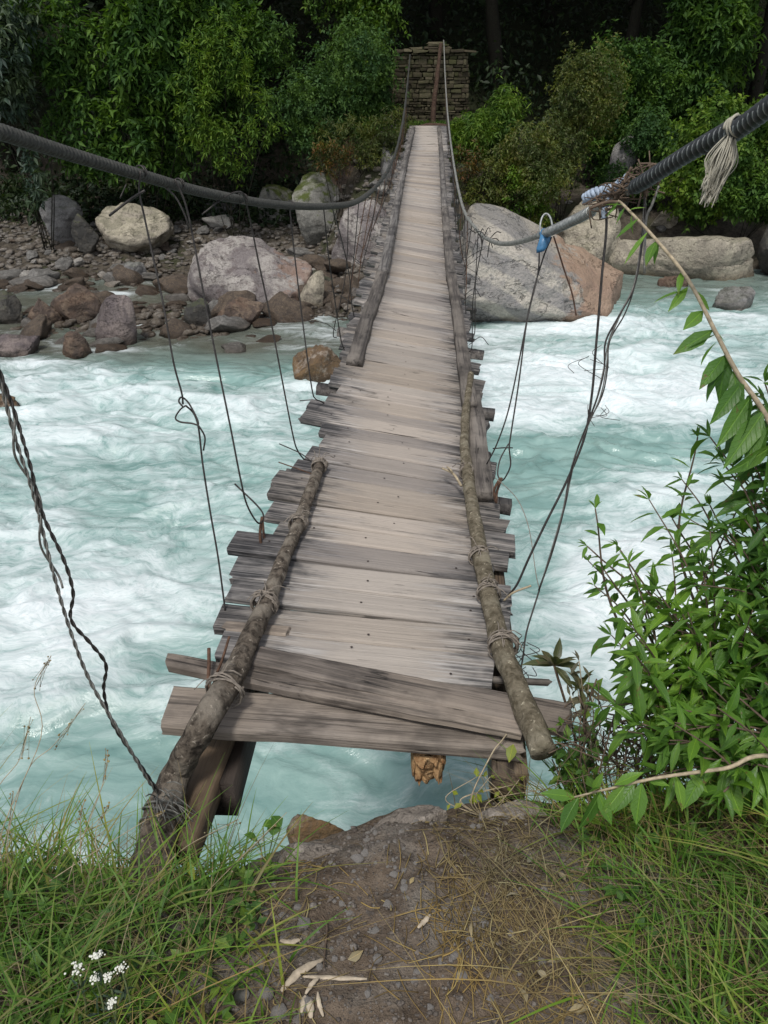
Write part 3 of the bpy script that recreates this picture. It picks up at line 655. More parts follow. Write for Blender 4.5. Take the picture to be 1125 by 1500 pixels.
# far part of the deck planks
def smooth_by_angle(o): 
    for p in o.data.polygons: p.use_smooth = False
Y = 1.86; k = 0; stuffmb = MB(); nails = []
leftw = [.50, .54, .54, .55, .60, .44, .50, .52, .53, .46, .42, .36, .39, .50, .50, .40, .36]
rightw = [.38, .44, .45, .47, .41, .49, .52, .50, .48, .45, .46, .50, .47]
wlist = [.15, .14, .13, .155, .145, .12, .16, .12, .14, .13, .15, .15, .13, .14]
while Y < 21.2:
    w = wlist[k] if k < len(wlist) else random.uniform(.12, .2)
    lw = leftw[k] if k < len(leftw) else float(np.interp(Y, [3.5, 5, 9], [.41, .40, .40]))+random.uniform(-.04, .05)
    rw = rightw[k] if k < len(rightw) else .46+random.uniform(-.05, .05)
    yc = Y+w/2; skew = -R(float(np.interp(yc, [2, 2.6, 3.6, 6, 12, 18], [8, 10, 12, 9, 5, 3])))+random.gauss(0, .006)
    V, F = plank_mesh(-lw, rw, w-(random.choice([.007, .009, .012, .020]) if k > 1 else .004), .042, 300+k, .008, random.uniform(-.04, .04), .05 if k < 30 else .03, 22 if k < 40 else 10)
    c = np.array([xcen(yc), yc, zc(yc)+random.uniform(-.006, .007)])
    if k < 96:
        mb = MB(); mb.add(V, F); o = place_plank(mb, 'plank', M['deck'], c, skew, math.atan(tl(yc))); smooth_by_angle(o)
        if k < 26:
            for sx in (-lw+.12+random.uniform(0, .03), rw-.13, random.uniform(-.1, .1)):
                nm = MB(); yy = random.uniform(-.3, .3)*w; a = np.arange(7)/7*6.283; r0 = .0045
                nm.add(np.vstack([np.stack([sx+r0*np.cos(a), yy+r0*np.sin(a), 0*a+.0025], 1), [[sx, yy, .004]]]), np.array([[i, (i+1) % 7, 7] for i in range(7)]))
                nm.build('nail', M['nail'], o)
    else:
        ca, sa = math.cos(skew), math.sin(skew); t_ = math.atan(tl(yc))
        Rm = np.array([[ca, -sa, 0], [sa, ca, 0], [0, 0, 1]])@np.array([[math.cos(t_), 0, math.sin(t_)], [0, 1, 0], [-math.sin(t_), 0, math.cos(t_)]])
        stuffmb.add(V@Rm.T+c-np.array([xcen(yc), 0, 0])*0, F)
    Y += w+random.uniform(0, .004); k += 1
print('planks', k)
if stuffmb.n:
    o = stuffmb.build('plank', M['deck'], kind='stuff'); off = xcen(19.5)
    o.data.transform(Matrix.Translation((-off, 0, 0))); o.location = (off, 0, 0); bp(o); smooth_by_angle(o)
# the big loose boards at the near end, from world corners
def board(pl, pr_, w0, w1, ztop0, ztop1, th, seed, name='plank', label=None, rag=.06, mat='front', bow=0.):
    """pl, pr_: pixels of the near top edge ends"""
    a = PZ(*pl, ztop0); b = PZ(*pr_, ztop1); D = b-a; L = np.linalg.norm(D); D = D/L
    ang = math.atan2(D[1], D[0]); roll = -math.asin(D[2])
    V, F = plank_mesh(0, L, w0, th, seed, .006, 0, rag, 40); t = np.clip(V[:, 0]/L, 0, 1)
    V[:, 1] = (V[:, 1]+w0/2)*((w0*(1-t)+w1*t)/w0)
    V[:, 2] += bow*np.sin(t*math.pi)
    V[:, 0] -= L/2
    mb = MB(); mb.add(V, F); o = place_plank(mb, name, M[mat], (a+b)/2, ang, roll, label=label); smooth_by_angle(o); return o
board((231, 1059), (766, 1101), .165, .15, .0, -.01, .055, 901, label='broad front plank spanning the near end of the bridge')
board((243, 972), (765, 1072), .055, .10, .045, .055, .045, 902, label='long narrow board laid askew behind the broad front plank', bow=-.006)
board((352, 968), (832, 1070), .085, .115, .062, .062, .04, 903, label='wide grey board split and laid askew near the front of the deck', rag=.12)
board((545, 988), (806, 1000), .022, .022, .01, .01, .022, 905, name='under_batten', mat='rail')
# small batten bits sticking out at left
for a, b in (((328, 922), (420, 930)),): board(a, b, .05, .05, .045, .045, .02, 907, name='wedge')
# side rails (long boards laid on the deck edges)
def rail(pts, w, th, h, seed, name='side_rail'):
    Q = np.array([PD(x, y, h) for x, y in pts]); Q = resample(smooth_path(Q, 5), .12)
    T, N, Bv = frames(Q); S_ = np.stack([-T[:, 1], T[:, 0], 0*T[:, 0]], 1); S_ /= np.linalg.norm(S_, axis=1)[:, None]; U = np.cross(T, S_)
    n = len(Q); c = .006; V = []
    for i in range(n):
        jw = 1+.06*math.sin(i*1.3+seed)
        for (s, u) in ((-1, 0), (-1, 1), (1, 1), (1, 0)):
            V.append(Q[i]+S_[i]*s*w/2*jw*(.9 if u else 1)+U[i]*(u*th))
    V = np.array(V); i, j = np.meshgrid(np.arange(n-1), np.arange(4), indexing='ij'); j2 = (j+1) % 4
    F = np.stack([i*4+j, i*4+j2, (i+1)*4+j2, (i+1)*4+j], -1).reshape(-1, 4)
    L = Q[-1]-Q[0]; ang = math.atan2(L[1], L[0]); c0 = Q.mean(0); Rz = np.array([[math.cos(ang), math.sin(ang), 0], [-math.sin(ang), math.cos(ang), 0], [0, 0, 1]])
    mb = MB(); mb.add((V-c0)@Rz.T, [F, np.arange(4)[::-1][None], ((n-1)*4+np.arange(4))[None]])
    o = mb.build(name, M['rail'], loc=c0, rot=(0, 0, ang), smooth=False); return bp(o)
rail([(519, 537), (538, 470), (551, 435), (562, 395)], .10, .05, .0, 1)
rail([(561, 402), (572, 350), (580, 305)], .095, .045, .025, 2)
rail([(579, 312), (590, 258), (597, 222)], .09, .045, .005, 3)
rail([(596, 228), (602, 202), (606, 188)], .085, .045, .03, 4)
rail([(709, 735), (702, 680), (697, 630), (690, 575)], .10, .05, .0, 5)
rail([(688, 600), (677, 520), (668, 450), (660, 402)], .085, .05, .035, 6)
rail([(661, 412), (655, 350), (651, 300)], .09, .045, .01, 7)
rail([(651, 306), (648, 255), (646, 220)], .085, .045, .03, 8)
rail([(646, 224), (644, 200), (643, 188)], .085, .045, .01, 9)
# under stringers and cross beams
def beam(a, b, w, h, name='stringer', mat='beam', jit=.0):
    a = np.array(a, float); b = np.array(b, float); D = b-a; L = np.linalg.norm(D); ang = math.atan2(D[1], D[0])-math.pi/2; pit = math.asin(D[2]/L)
    n = 14; ys = np.linspace(-L/2, L/2, n); V = []; r = np.random.default_rng(int(abs(a[0]*1000))+5)
    for i, y in enumerate(ys):
        for sx, sz in ((-1, -1), (-.93, -1), (1, -1), (1, -.9), (1, 1), (.92, 1), (-1, 1), (-1, .9)):
            V.append((sx*w/2+r.normal()*.0015, y, sz*h/2+r.normal()*.0015))
    k = 8; i, j = np.meshgrid(np.arange(n-1), np.arange(k), indexing='ij'); j2 = (j+1) % k
    F = np.stack([i*k+j, (i+1)*k+j, (i+1)*k+j2, i*k+j2], -1).reshape(-1, 4)
    mb = MB(); mb.add(V, [F[:, ::-1], np.arange(k)[::-1][None], ((n-1)*k+np.arange(k))[None]])
    o = mb.build(name, M[mat], loc=(a+b)/2, smooth=False); o.rotation_euler = (Matrix.Rotation(ang, 3, 'Z')@Matrix.Rotation(pit, 3, 'X')).to_euler(); return bp(o)
pa = PZ(256, 1245, -.17); pb = PZ(330, 1078, -.11)
D = (pb-pa)*[1, 1, 0]; D /= np.linalg.norm(D); D = D*.35+np.array([.056, .998, 0])*.65; beam(pa-[0, 0, .02], pb+D*1.3-[0, 0, .0], .10, .09)
beam((-.535+.05, 1.60, -.23), (-.46+.05, 3.2, -.24), .085, .14, mat='darkbeam')
beam((.36, 1.56, -.13), (.45, 3.0, -.13), .10, .12)
beam((.135, 1.70, -.12), (.20, 3.1, -.12), .09, .10)
for Yk in np.arange(3.2, 21, 1.15):
    x = xcen(Yk); s = tl(Yk)
    o = beam((x-.5, Yk+.08, zc(Yk)-.075+.5*s), (x+.55, Yk-.05, zc(Yk)-.075-.55*s), .06, .055, name='cross_beam', mat='rail')
for sx in (-.33, .36):
    Ys = np.arange(2.9, 21.3, .6)
    mb = MB(); pts = np.array([[xcen(q)+sx, q, zc(q)-tl(q)*sx-.13] for q in Ys]); tube(mb, smooth_path(pts, 2), .035, 8); bp(mb.build('stringer', M['rail']))
# broken stub
mb = MB(); v, f = ICO[5][0].copy(), ICO[5][1]; v = np.sign(v)*np.abs(v)**.45*[.048, .07, .05]
v[:, 1] -= np.where(v[:, 1] < 0, 1, 0)*(.03*np.abs(vn(np.stack([v[:, 0]*45, v[:, 0]*0, v[:, 2]*45], 1), 3))+.022*vn(np.stack([v[:, 0]*110, v[:, 0]*0, v[:, 2]*110], 1), 4)); v[:, [0, 2]] *= (1+.14*vn(v*[90, 8, 90], 6))[:, None]
mb.add(v, f)
bp(mb.build('broken_end', M['broken'], loc=(.132, 1.69, -.125), label='splintered orange brown broken stringer end'))
# logs used as kerb rails
def log(path, radii, mat, seed, name='kerb_pole', amp=.19, label=None):
    Q = smooth_path(path, 8); s = np.linspace(0, 1, len(Q)); rr = np.interp(s, np.linspace(0, 1, len(radii)), radii)
    n = int(np.linalg.norm(np.diff(Q, axis=0), axis=1).sum()/.008); tt = np.linspace(0, 1, n)
    Q2 = np.stack([np.interp(tt, s, Q[:, k]) for k in range(3)], 1); rr = np.interp(tt, s, rr)
    Q2 += np.stack([n2(tt*14, tt*0+seed, seed+q, 2)*.006 for q in range(3)], 1)
    mb = MB(); tube(mb, Q2, rr, 20, disp=barky(seed, amp))
    return bp(mb.build(name, M[mat], label=label))
def PDr(x, y, h): return PD(x, y, h)
lp = [PDr(470, 676, .03), PDr(458, 712, .035), PDr(436, 770, .035), PDr(412, 826, .04), PDr(392, 880, .045), PDr(365, 938, .05), PDr(335, 1000, .055), PDr(298, 1060, .06)]
lp += [P(262, 1130, 2.24), P(240, 1190, 2.17), P(225, 1250, 2.10), P(212, 1320, 2.03)]
log(lp, [.021, .023, .025, .027, .029, .032, .036, .039, .042, .047, .053, .058], 'bark', 31, label='dark barked left kerb pole thickening towards the near bank')
rp = [PDr(690, 548, .09), PDr(684, 590, .07), PDr(681, 650, .045), PDr(688, 710, .04), PDr(699, 780, .04), PDr(711, 850, .04), PDr(727, 920, .045), PDr(750, 990, .05), PDr(772, 1045, .055), PDr(796, 1098, .05)]
log(rp, [.018, .02, .024, .027, .028, .030, .032, .033, .035, .036], 'bark2', 37, amp=.17, label='olive brown right kerb pole with pale knots')
# twig fork beside right pole
mb = MB(); tube(mb, smooth_path([PD(676, 712, .05), PD(664, 694, .08), PD(648, 686, .07)]), [.007]*5+[.006]*4+[.003]*4 if False else .006, 6)
tube(mb, smooth_path([PD(664, 694, .08), PD(660, 688, .1), PD(655, 684, .09)]), .004, 6); bp(mb.build('snapped_twig', M['stem']))
# lashings
def lash(px, py, r, h=.03, n=3, mat='lash', tails=5, w=.03, axis=None, seed=0):
    c = PD(px, py, h); mb = MB(); rg = np.random.default_rng(seed); ax = axis if axis is not None else np.array([.15, 1, 0.]); ax = ax/np.linalg.norm(ax)
    e1 = np.cross(ax, [0, 0, 1.]); e1 /= np.linalg.norm(e1); e2 = np.cross(e1, ax)
    a = np.linspace(0, 2*np.pi*n, 14*n); rr = r*(1+.08*np.sin(a*2.3+seed))
    off = np.interp(a, [0, a[-1]], [-w/2, w/2])+.006*np.sin(a*1.7)
    tube(mb, c+e1*(rr*np.cos(a))[:, None]+e2*(rr*np.sin(a))[:, None]+ax*off[:, None], .0034, 6)
    a2 = a+.7; off2 = off[::-1]*1.3; tube(mb, c+e1*(rr*1.06*np.cos(a2))[:, None]+e2*(rr*1.06*np.sin(a2))[:, None]+ax*off2[:, None], .0028, 5)
    for k in range(tails):
        d = rg.normal(size=3); d[2] = abs(d[2])*.5; d /= np.linalg.norm(d); L = rg.uniform(.03, .09)
        p0 = c+e2*r*.9+rg.normal(0, .008, 3); tube(mb, smooth_path([p0, p0+d*L*.5+[0, 0, .01], p0+d*L+[0, 0, -.02]], 4), .0018, 4)
    return bp(mb.build('lashing', M[mat]))
lash(468, 682, .032, seed=1, n=4, tails=6); lash(437, 766, .034, seed=2, n=4); lash(388, 884, .042, .04, seed=3, n=4, tails=8)
lash(684, 690, .032, seed=4, tails=4); lash(702, 815, .036, .035, seed=5); lash(716, 868, .038, .04, seed=6, n=2); lash(737, 945, .044, .045, seed=7, n=4, tails=9)
lash(330, 1010, .052, .05, seed=8, n=2, tails=2); 

# main cables
def extend_back(p0, p1, L=3.5, rise=.25):
    d = p0-p1; d /= np.linalg.norm(d); return p0+d*L+np.array([0, 0, rise])
LC = [P(*q) for q in [(0, 193, 1.75), (100, 225, 2.1), (205, 256, 2.5), (300, 282, 3.0), (400, 299, 3.7), (480, 302, 4.6), (530, 291, 5.6), (565, 255, 8.0), (582, 215, 11), (592, 165, 13.5), (598, 110, 17), (601, 78, 19.5)]]
LC = [extend_back(LC[0], LC[1])]+LC+[np.array([.7, 23.4, 1.55])]
RC = [P(*q) for q in [(1125, 158, 1.6), (1080, 184, 1.75), (1000, 230, 2.0), (940, 268, 2.25), (900, 290, 2.5), (850, 318, 2.85), (790, 345, 3.4), (745, 357, 4.1), (718, 352, 4.8), (697, 335, 5.8), (677, 300, 7.3), (664, 235, 10), (656, 170, 13.5), (652, 110, 17), (650, 60, 19.6)]]
RC = [extend_back(RC[0], RC[1])]+RC+[np.array([1.52, 23.6, 1.75])]
def arc(p): return np.r_[0, np.cumsum(np.linalg.norm(np.diff(p, axis=0), axis=1))]
LC[0] = 2*0+LC[1]+(LC[1]-LC[2])*1.0; LC.insert(0, LC[0]+(LC[1]-LC[2])*7+np.array([0, 0, .3])); LS = smooth_path(LC, 12); RS = smooth_path(RC, 12)
sL = arc(LS); tL = np.r_[np.arange(0, 2.4, .02), np.arange(2.4, 8.0, .0025), np.arange(8.0, 12, .02), np.arange(12, sL[-1], .15)]
QL = resample(LS, tL)
mb = MB(); tube(mb, QL, .0145, 20, disp=ropey(2, .042, .30)); bp(mb.build('main_cable', M['steel'], label='ribbed dark steel cable on the left'))
sR = arc(RS)
def near_s(px, py, S_, ar):
    u = (CY0-S_[:, 2]*0); q = S_-np.array([0, 0, CAMZ]); d = q[:, 1]*cP-q[:, 2]*sP; up = q[:, 1]*sP+q[:, 2]*cP
    d2 = np.where(d > .3, d, np.nan); e = (CX0+FPX*q[:, 0]/d2-px)**2+(CY0-FPX*up/d2-py)**2; return ar[np.nanargmin(e)]
s1 = near_s(930, 272, RS, sR); s2 = near_s(862, 312, RS, sR); s3 = near_s(790, 345, RS, sR); s4 = near_s(697, 335, RS, sR)
mb = MB(); tube(mb, resample(RS, np.r_[np.arange(0, s1, .02)]), .013, 8)
Qx = resample(RS, np.arange(3.0, s1, .002)); mb2 = MB(); tube(mb2, Qx, .0172, 18, disp=ropey(3, .075, .28)); 
Qy = resample(RS, np.arange(0, 3.0, .02)); tube(mb2, Qy, .0175, 12)
hc = bp(mb2.build('main_cable', M['hose'], label='black rope wound thick over the near right cable'))
# pale thin cord spiralling in the groove of the rope
T, N, Bv = frames(Qx); sx = arc(Qx); ph = sx/.025*2*np.pi+0*sx
tm_ = MB(); tube(tm_, Qx+.0166*(np.cos(-ph+1.0)[:, None]*N+np.sin(-ph+1.0)[:, None]*Bv), .0028, 5); hcv = tm_.build('cord', M['spring'], hc)
QF = resample(RS, np.r_[np.arange(s1-.02, s4, .03), np.arange(s4, sR[-1], .12)])
mb = MB(); tube(mb, QF, .0125, 12); bp(mb.build('main_cable', M['steelfar'], label='slim grey steel cable on the right'))
# spring coil
Qs = resample(RS, np.arange(s2-.02, s3-.02, .0009)); T, N, Bv = frames(Qs); a = arc(Qs)/.0145*2*np.pi
mb = MB(); tube(mb, Qs+.0155*(np.cos(a)[:, None]*N+np.sin(a)[:, None]*Bv), .0042, 6); bp(mb.build('wire_coil', M['spring'], label='bright wire coiled tightly round the right cable'))
# blue rope knot
mb = MB(); c = P(884, 290, 2.52)
Qs = np.array([P(858, 292, 2.55), P(872, 284, 2.5), P(888, 280, 2.47), P(904, 276, 2.43), P(912, 268, 2.4)]); Qs = resample(smooth_path(Qs, 8), .003); T, N, Bv = frames(Qs); a = arc(Qs)/.045*2*np.pi
for ph in (0, 2.1, 4.2): tube(mb, Qs+.013*(np.cos(a+ph)[:, None]*N+np.sin(a+ph)[:, None]*Bv), .0078, 8)
tube(mb, smooth_path([P(893, 292, 2.45), P(886, 304, 2.45), P(884, 320, 2.46)], 6), .009, 8)
tube(mb, smooth_path([P(915, 264, 2.4), P(918, 258, 2.4), P(921, 262, 2.4)], 6), .009, 8)
bp(mb.build('rope_knot', M['bluerope'], label='pale blue rope knot joining the right cable'))
# twig and root tangle at the joint
mb = MB()
for k in range(110):
    t0 = rng.uniform(0, 1); p0 = P(880+75*t0, 300-45*t0, 2.45-.15*t0); 
    d = rng.normal(size=3)*np.array([1, .6, .8])+np.array([.9, -.2, .55])*rng.choice([-1, 1]); d /= np.linalg.norm(d); L = rng.uniform(.03, .10)
    p0 = p0+rng.normal(0, .016, 3)-d*L*.5; tube(mb, smooth_path([p0, p0+d*L*.5+rng.normal(0, .01, 3), p0+d*L+rng.normal(0, .012, 3)], 3), rng.uniform(.0012, .0035), 4)
for a, b in (((915, 285), (962, 240)), ((925, 280), (965, 268)), ((900, 292), (925, 205+40)), ((865, 305), (905, 296))):
    tube(mb, smooth_path([P(*a, 2.38), P((a[0]+b[0])/2+3, (a[1]+b[1])/2-4, 2.36), P(*b, 2.33)]), .005, 5)
bp(mb.build('root_tangle', M['twig'], label='tangle of dead roots and twigs caught on the right cable joint'))
# blue ribbon
rb = MB(); top = P(798, 340, 3.3); pts = [(P(792, 344, 3.28), P(806, 344, 3.28)), (P(790, 352, 3.27), P(806, 353, 3.27)), (P(786, 364, 3.29), P(801, 362, 3.26)), (P(786, 371, 3.28), P(797, 368, 3.27))]
V = [q for pr in pts for q in pr]; V = np.array(V); V2 = np.vstack([V, V+[0, .004, 0]]); F = [[2*i, 2*i+1, 2*i+3, 2*i+2] for i in range(3)]; F2 = [[8+2*i, 10+2*i, 11+2*i, 9+2*i] for i in range(3)]
E = [[0, 8, 9, 1], [6, 7, 15, 14]]+[[2*i, 2*i+2, 10+2*i, 8+2*i] for i in range(3)]+[[2*i+1, 9+2*i, 11+2*i, 2*i+3] for i in range(3)]
rb.add(V2, np.array(F+F2+E)); 
a = np.linspace(0, 12.6, 50); T0 = (P(803, 341, 3.25)-P(793, 345, 3.35)); T0 /= np.linalg.norm(T0); e1 = np.cross(T0, [0, 0, 1.]); e1 /= np.linalg.norm(e1); e2 = np.cross(e1, T0)
tube(rb, P(799, 343, 3.3)+e1*.02*np.cos(a)[:, None]+e2*.02*np.sin(a)[:, None]+T0*np.linspace(-.008, .008, 50)[:, None], .005, 6)
ro = rb.build('blue_ribbon', M['blue'], label='blue plastic strip tied round the right cable', cat='ribbon')
mb = MB(); a = np.linspace(0, 2*np.pi, 30)
tube(mb, np.array([P(800+9*math.cos(q), 335-22*math.sin(q)*(1 if math.sin(q) > 0 else .5), 3.3) for q in a]), .0045, 6, cap=False); bp(mb.build('wire_ring', M['spring']))
# frayed rope tassel
mb = MB(); tp = P(1074, 192, 1.76)
for k in range(230):
    a = rng.uniform(0, 6.28); s = rng.normal(0, 1); L = rng.uniform(.10, .175)
    e = P(1038+rng.normal(0, 7), 296+rng.uniform(-30, 8), 1.80+rng.normal(0, .012)); mid = P(1060+rng.normal(0, 8), 236+rng.normal(0, 4), 1.78+rng.normal(0, .018))
    e = mid+(e-mid)*rng.uniform(.75, 1.0)+rng.normal(0, .004, 3)
    tube(mb, smooth_path([tp+rng.normal(0, .004, 3), mid, e], 5), rng.uniform(.0009, .0022), 4)
a = np.linspace(0, 14, 60); cT = P(1079, 186, 1.75); Tn = RS[30]-RS[29]; Tn = P(1100, 172, 1.69)-P(1060, 197, 1.79); Tn /= np.linalg.norm(Tn); e1 = np.cross(Tn, [0, 0, 1.]); e1 /= np.linalg.norm(e1); e2 = np.cross(e1, Tn)
tube(mb, cT+e1*.0225*np.cos(a)[:, None]+e2*.0225*np.sin(a)[:, None]+Tn*np.linspace(-.012, .012, 60)[:, None], .0035, 6)
mb.build('frayed_rope', M['frayed'], label='frayed off white rope end tied to the upper right cable', cat='rope')

# suspenders
def wire(pts, r=.003, mat='wire', name='suspender', sides=6, **k):
    mb = MB(); tube(mb, smooth_path(pts, 6), r, sides); return bp(mb.build(name, M[mat], **k))
def W(lst, d0, d1, r=.003, mat='wire', name='suspender'):
    n = len(lst); return wire([P(x, y, d0+(d1-d0)*i/(n-1)) for i, (x, y) in enumerate(lst)], r, mat, name)
def wrap(mb, px, py, d, R0, T_, turns=1.6, r=.003):
    a = np.linspace(0, turns*2*np.pi, int(18*turns)); T_ = T_/np.linalg.norm(T_); e1 = np.cross(T_, [0, 0, 1.]); e1 /= np.linalg.norm(e1); e2 = np.cross(e1, T_)
    tube(mb, P(px, py, d)+e1*R0*np.cos(a)[:, None]+e2*R0*np.sin(a)[:, None]+T_*np.linspace(-.006, .006, len(a))[:, None]*turns, r, 6)
W([(206, 250), (204, 280), (212, 320), (225, 380), (240, 450), (254, 530), (266, 575), (268, 592)], 2.46, 2.6, .0032)
W([(268, 596), (262, 588), (266, 582), (276, 590), (288, 612), (290, 622), (280, 620), (264, 618), (257, 612), (264, 600), (272, 594)], 2.6, 2.6, .003)
W([(290, 622), (300, 640), (298, 660)], 2.6, 2.62, .003)
W([(272, 594), (284, 606), (291, 628), (297, 680), (308, 750), (320, 820), (331, 903)], 2.6, 2.72, .0032)
W([(212, 279), (190, 293), (160, 316)], 2.46, 2.5, .004, name='wire_tail'); W([(185, 270), (176, 290)], 2.5, 2.5, .0025, name='wire_tail')
W([(256, 262), (272, 300), (285, 360), (302, 450), (320, 540), (338, 628), (352, 700), (362, 740), (378, 766), (386, 757), (378, 742), (344, 709)], 2.7, 3.15, .0036)
W([(240, 272), (258, 290), (272, 318), (276, 335)], 2.68, 2.75, .0032)
W([(350, 284), (358, 290), (368, 330), (380, 390), (393, 450), (412, 550), (429, 637), (436, 660), (446, 674)], 3.2, 3.85, .0036)
W([(296, 314), (330, 288), (352, 281), (362, 292)], 3.1, 3.2, .0032, name='wire_tail'); W([(409, 650), (440, 664), (456, 676)], 3.7, 3.7, .003, name='wire_tail')
W([(408, 677), (440, 688), (456, 694)], 3.5, 3.5, .003, 'rust', 'wire_tail')
W([(424, 300), (430, 360), (437, 420), (447, 500), (457, 570), (462, 584), (470, 588), (476, 594), (474, 620)], 3.9, 4.4, .0036)
W([(439, 587), (462, 586), (473, 592)], 4.4, 4.4, .003, name='wire_tail')
W([(474, 304), (482, 380), (492, 450), (500, 500), (508, 520)], 4.5, 5.2, .0036)
W([(486, 302), (500, 350), (511, 400), (516, 450), (522, 474)], 4.8, 6.0, .0036)
W([(384, 757), (386, 780), (388, 804), (384, 806), (381, 782), (384, 757)], 3.12, 3.05, .006, 'rust', 'strap')
W([(306, 950), (306, 975), (304, 1018)], 2.45, 2.38, .006, 'rust', 'strap'); W([(336, 932), (326, 965), (318, 985)], 2.45, 2.42, .004, 'rust', 'strap')
for px, py, d in ((206, 252, 2.5), (262, 270, 2.78), (356, 291, 3.3), (425, 300, 3.95)):
    m_ = MB(); wrap(m_, px, py, d, .0190, np.array([.35, 1, -.2]), 1.3, .0026); bp(m_.build('wire_wrap', M['wire']))
W([(808, 347), (795, 380), (778, 440), (762, 520), (745, 600), (728, 650), (713, 680)], 3.3, 3.6, .0034)
W([(790, 352), (788, 400), (772, 470), (760, 560), (749, 632), (746, 656), (748, 680), (742, 696), (735, 704), (729, 694), (733, 672), (745, 650)], 3.35, 3.5, .0034)
W([(735, 700), (728, 720), (727, 736), (724, 718), (733, 700)], 3.45, 3.4, .006, 'rust', 'strap')
W([(751, 656), (738, 656), (722, 657)], 3.45, 3.5, .003, name='wire_tail')
W([(811, 346), (818, 368), (827, 397), (838, 430), (844, 462)], 3.2, 3.2, .0034, 'rust')
W([(888, 300), (888, 340), (882, 400), (878, 450), (872, 520), (867, 578), (856, 641), (830, 705), (800, 765), (775, 817), (758, 855), (745, 872)], 2.45, 2.75, .0042)
for k in range(4):
    o_ = rng.uniform(-3, 3, 14); L_ = [(940+k*3, 270), (946-k, 310), (940, 360), (928, 420), (911, 461), (892, 500), (884+k, 540), (878, 580), (862, 620), (845, 660), (835, 700), (826, 745), (810, 802), (790, 865)]
    W([(x+q*(1.6 if 3 < i < 8 else .5), y) for i, ((x, y), q) in enumerate(zip(L_, o_))], 2.35, 2.6, .0022 if k else .003, 'wirelight' if k % 2 else 'wire')
W([(965, 272), (955, 300), (946, 325), (944, 400)], 2.3, 2.35, .004, 'wirelight', 'wire_tail')
W([(790, 865), (782, 890), (771, 927), (766, 963), (762, 985)], 2.6, 2.55, .003)
for k in range(9):
    x, y = rng.uniform(858, 892), rng.uniform(500, 600); W([(x, y), (x+rng.normal(0, 12), y+12), (x+rng.normal(0, 16), y+rng.uniform(10, 34))], 2.5, 2.5, .001, 'wire', 'wire_tail')
for k in range(14):
    x, y = 768+rng.normal(0, 5), rng.uniform(925, 985); W([(x, y), (x+rng.normal(0, 12), y+12), (x+rng.normal(0, 12), y+rng.uniform(10, 34))], 2.5, 2.5, .0014, 'wire', 'wire_tail')
W([(738, 880), (752, 868), (778, 858)], 2.75, 2.72, .004, 'stem', 'stick'); 
W([(725, 700), (740, 712), (760, 735), (775, 775), (785, 840), (790, 862)], 3.4, 2.9, .0016, 'lash', 'loose_thread')
# far suspenders
for Yk in np.arange(5.4, 20.6, .48):
    jl = LS[np.argmin(abs(LS[:, 1]-Yk))]; jr = RS[np.argmin(abs(RS[:, 1]-Yk))]
    for j, sg in ((jl, -1), (jr, 1)):
        y2 = Yk+random.uniform(-.12, .12); xe = xcen(y2)+sg*random.uniform(.42, .5)
        e = np.array([xe, y2, deckz(xe, y2)-.05]); mid = (j+e)/2+np.array([random.uniform(-.03, .03), 0, 0])
        wire([j+[0, 0, .02], mid, e+[sg*.02, 0, .05], e], .0036, 'rust' if random.random() < .4 else 'wire', sides=5)
        if Yk < 12 and random.random() < .7:
            q = e+[0, 0, random.uniform(.02, .2)]; wire([q, q+[sg*.08, .02, .05], q+[sg*random.uniform(.1, .22), .0, random.uniform(-.02, .12)]], .003, 'wire', 'wire_tail', 4)
for k in range(26):
    t0 = rng.uniform(0, 1); p0 = P(690+30*t0, 338+15*t0, 5.4-.5*t0); a = rng.normal(size=3)*.06; wire([p0, p0+a*.6+[0, 0, .02], p0+a], .003, 'wire', 'wire_tail', 4) if k < 14 else None
# vines hanging on left far cable
# loose twisted wires lower left
A_ = [(-30, 470), (0, 560), (22, 641), (49, 725), (75, 828), (102, 921), (133, 1000), (180, 1080), (212, 1135), (232, 1164)]
B_ = [(-30, 455), (0, 545), (20, 600), (44, 681), (62, 752), (93, 819), (107, 868), (104, 908), (133, 943), (155, 974), (152, 1012), (165, 1060), (205, 1120), (232, 1160)]
mb = MB()
def dep(n): return np.interp(np.linspace(0, 1, n), [0, 1], [1.75, 2.16])
QA = resample(smooth_path([P(x, y, d) for (x, y), d in zip(A_, dep(len(A_)))], 10), .006); QB = resample(smooth_path([P(x, y, d-.01) for (x, y), d in zip(B_, dep(len(B_)))], 10), .006)
for Q, r0, mt in ((QA, .0026, 'wirelight'), (QB, .0026, 'wire')):
    T, N, Bv = frames(Q); s = arc(Q)
    mb = MB()
    for ph in (0, math.pi): a = s/.06*2*np.pi+ph; tube(mb, Q+.0025*(np.cos(a)[:, None]*N+np.sin(a)[:, None]*Bv), r0, 6)
    bp(mb.build('guy_wire', M[mt]))
mb = MB(); T, N, Bv = frames(QA[:110]); a = arc(QA[:110])/.22*2*np.pi; tube(mb, QA[:110]+.012*(np.cos(a)[:, None]*N+np.sin(a)[:, None]*Bv), .003, 6); bp(mb.build('guy_wire', M['wirelight']))
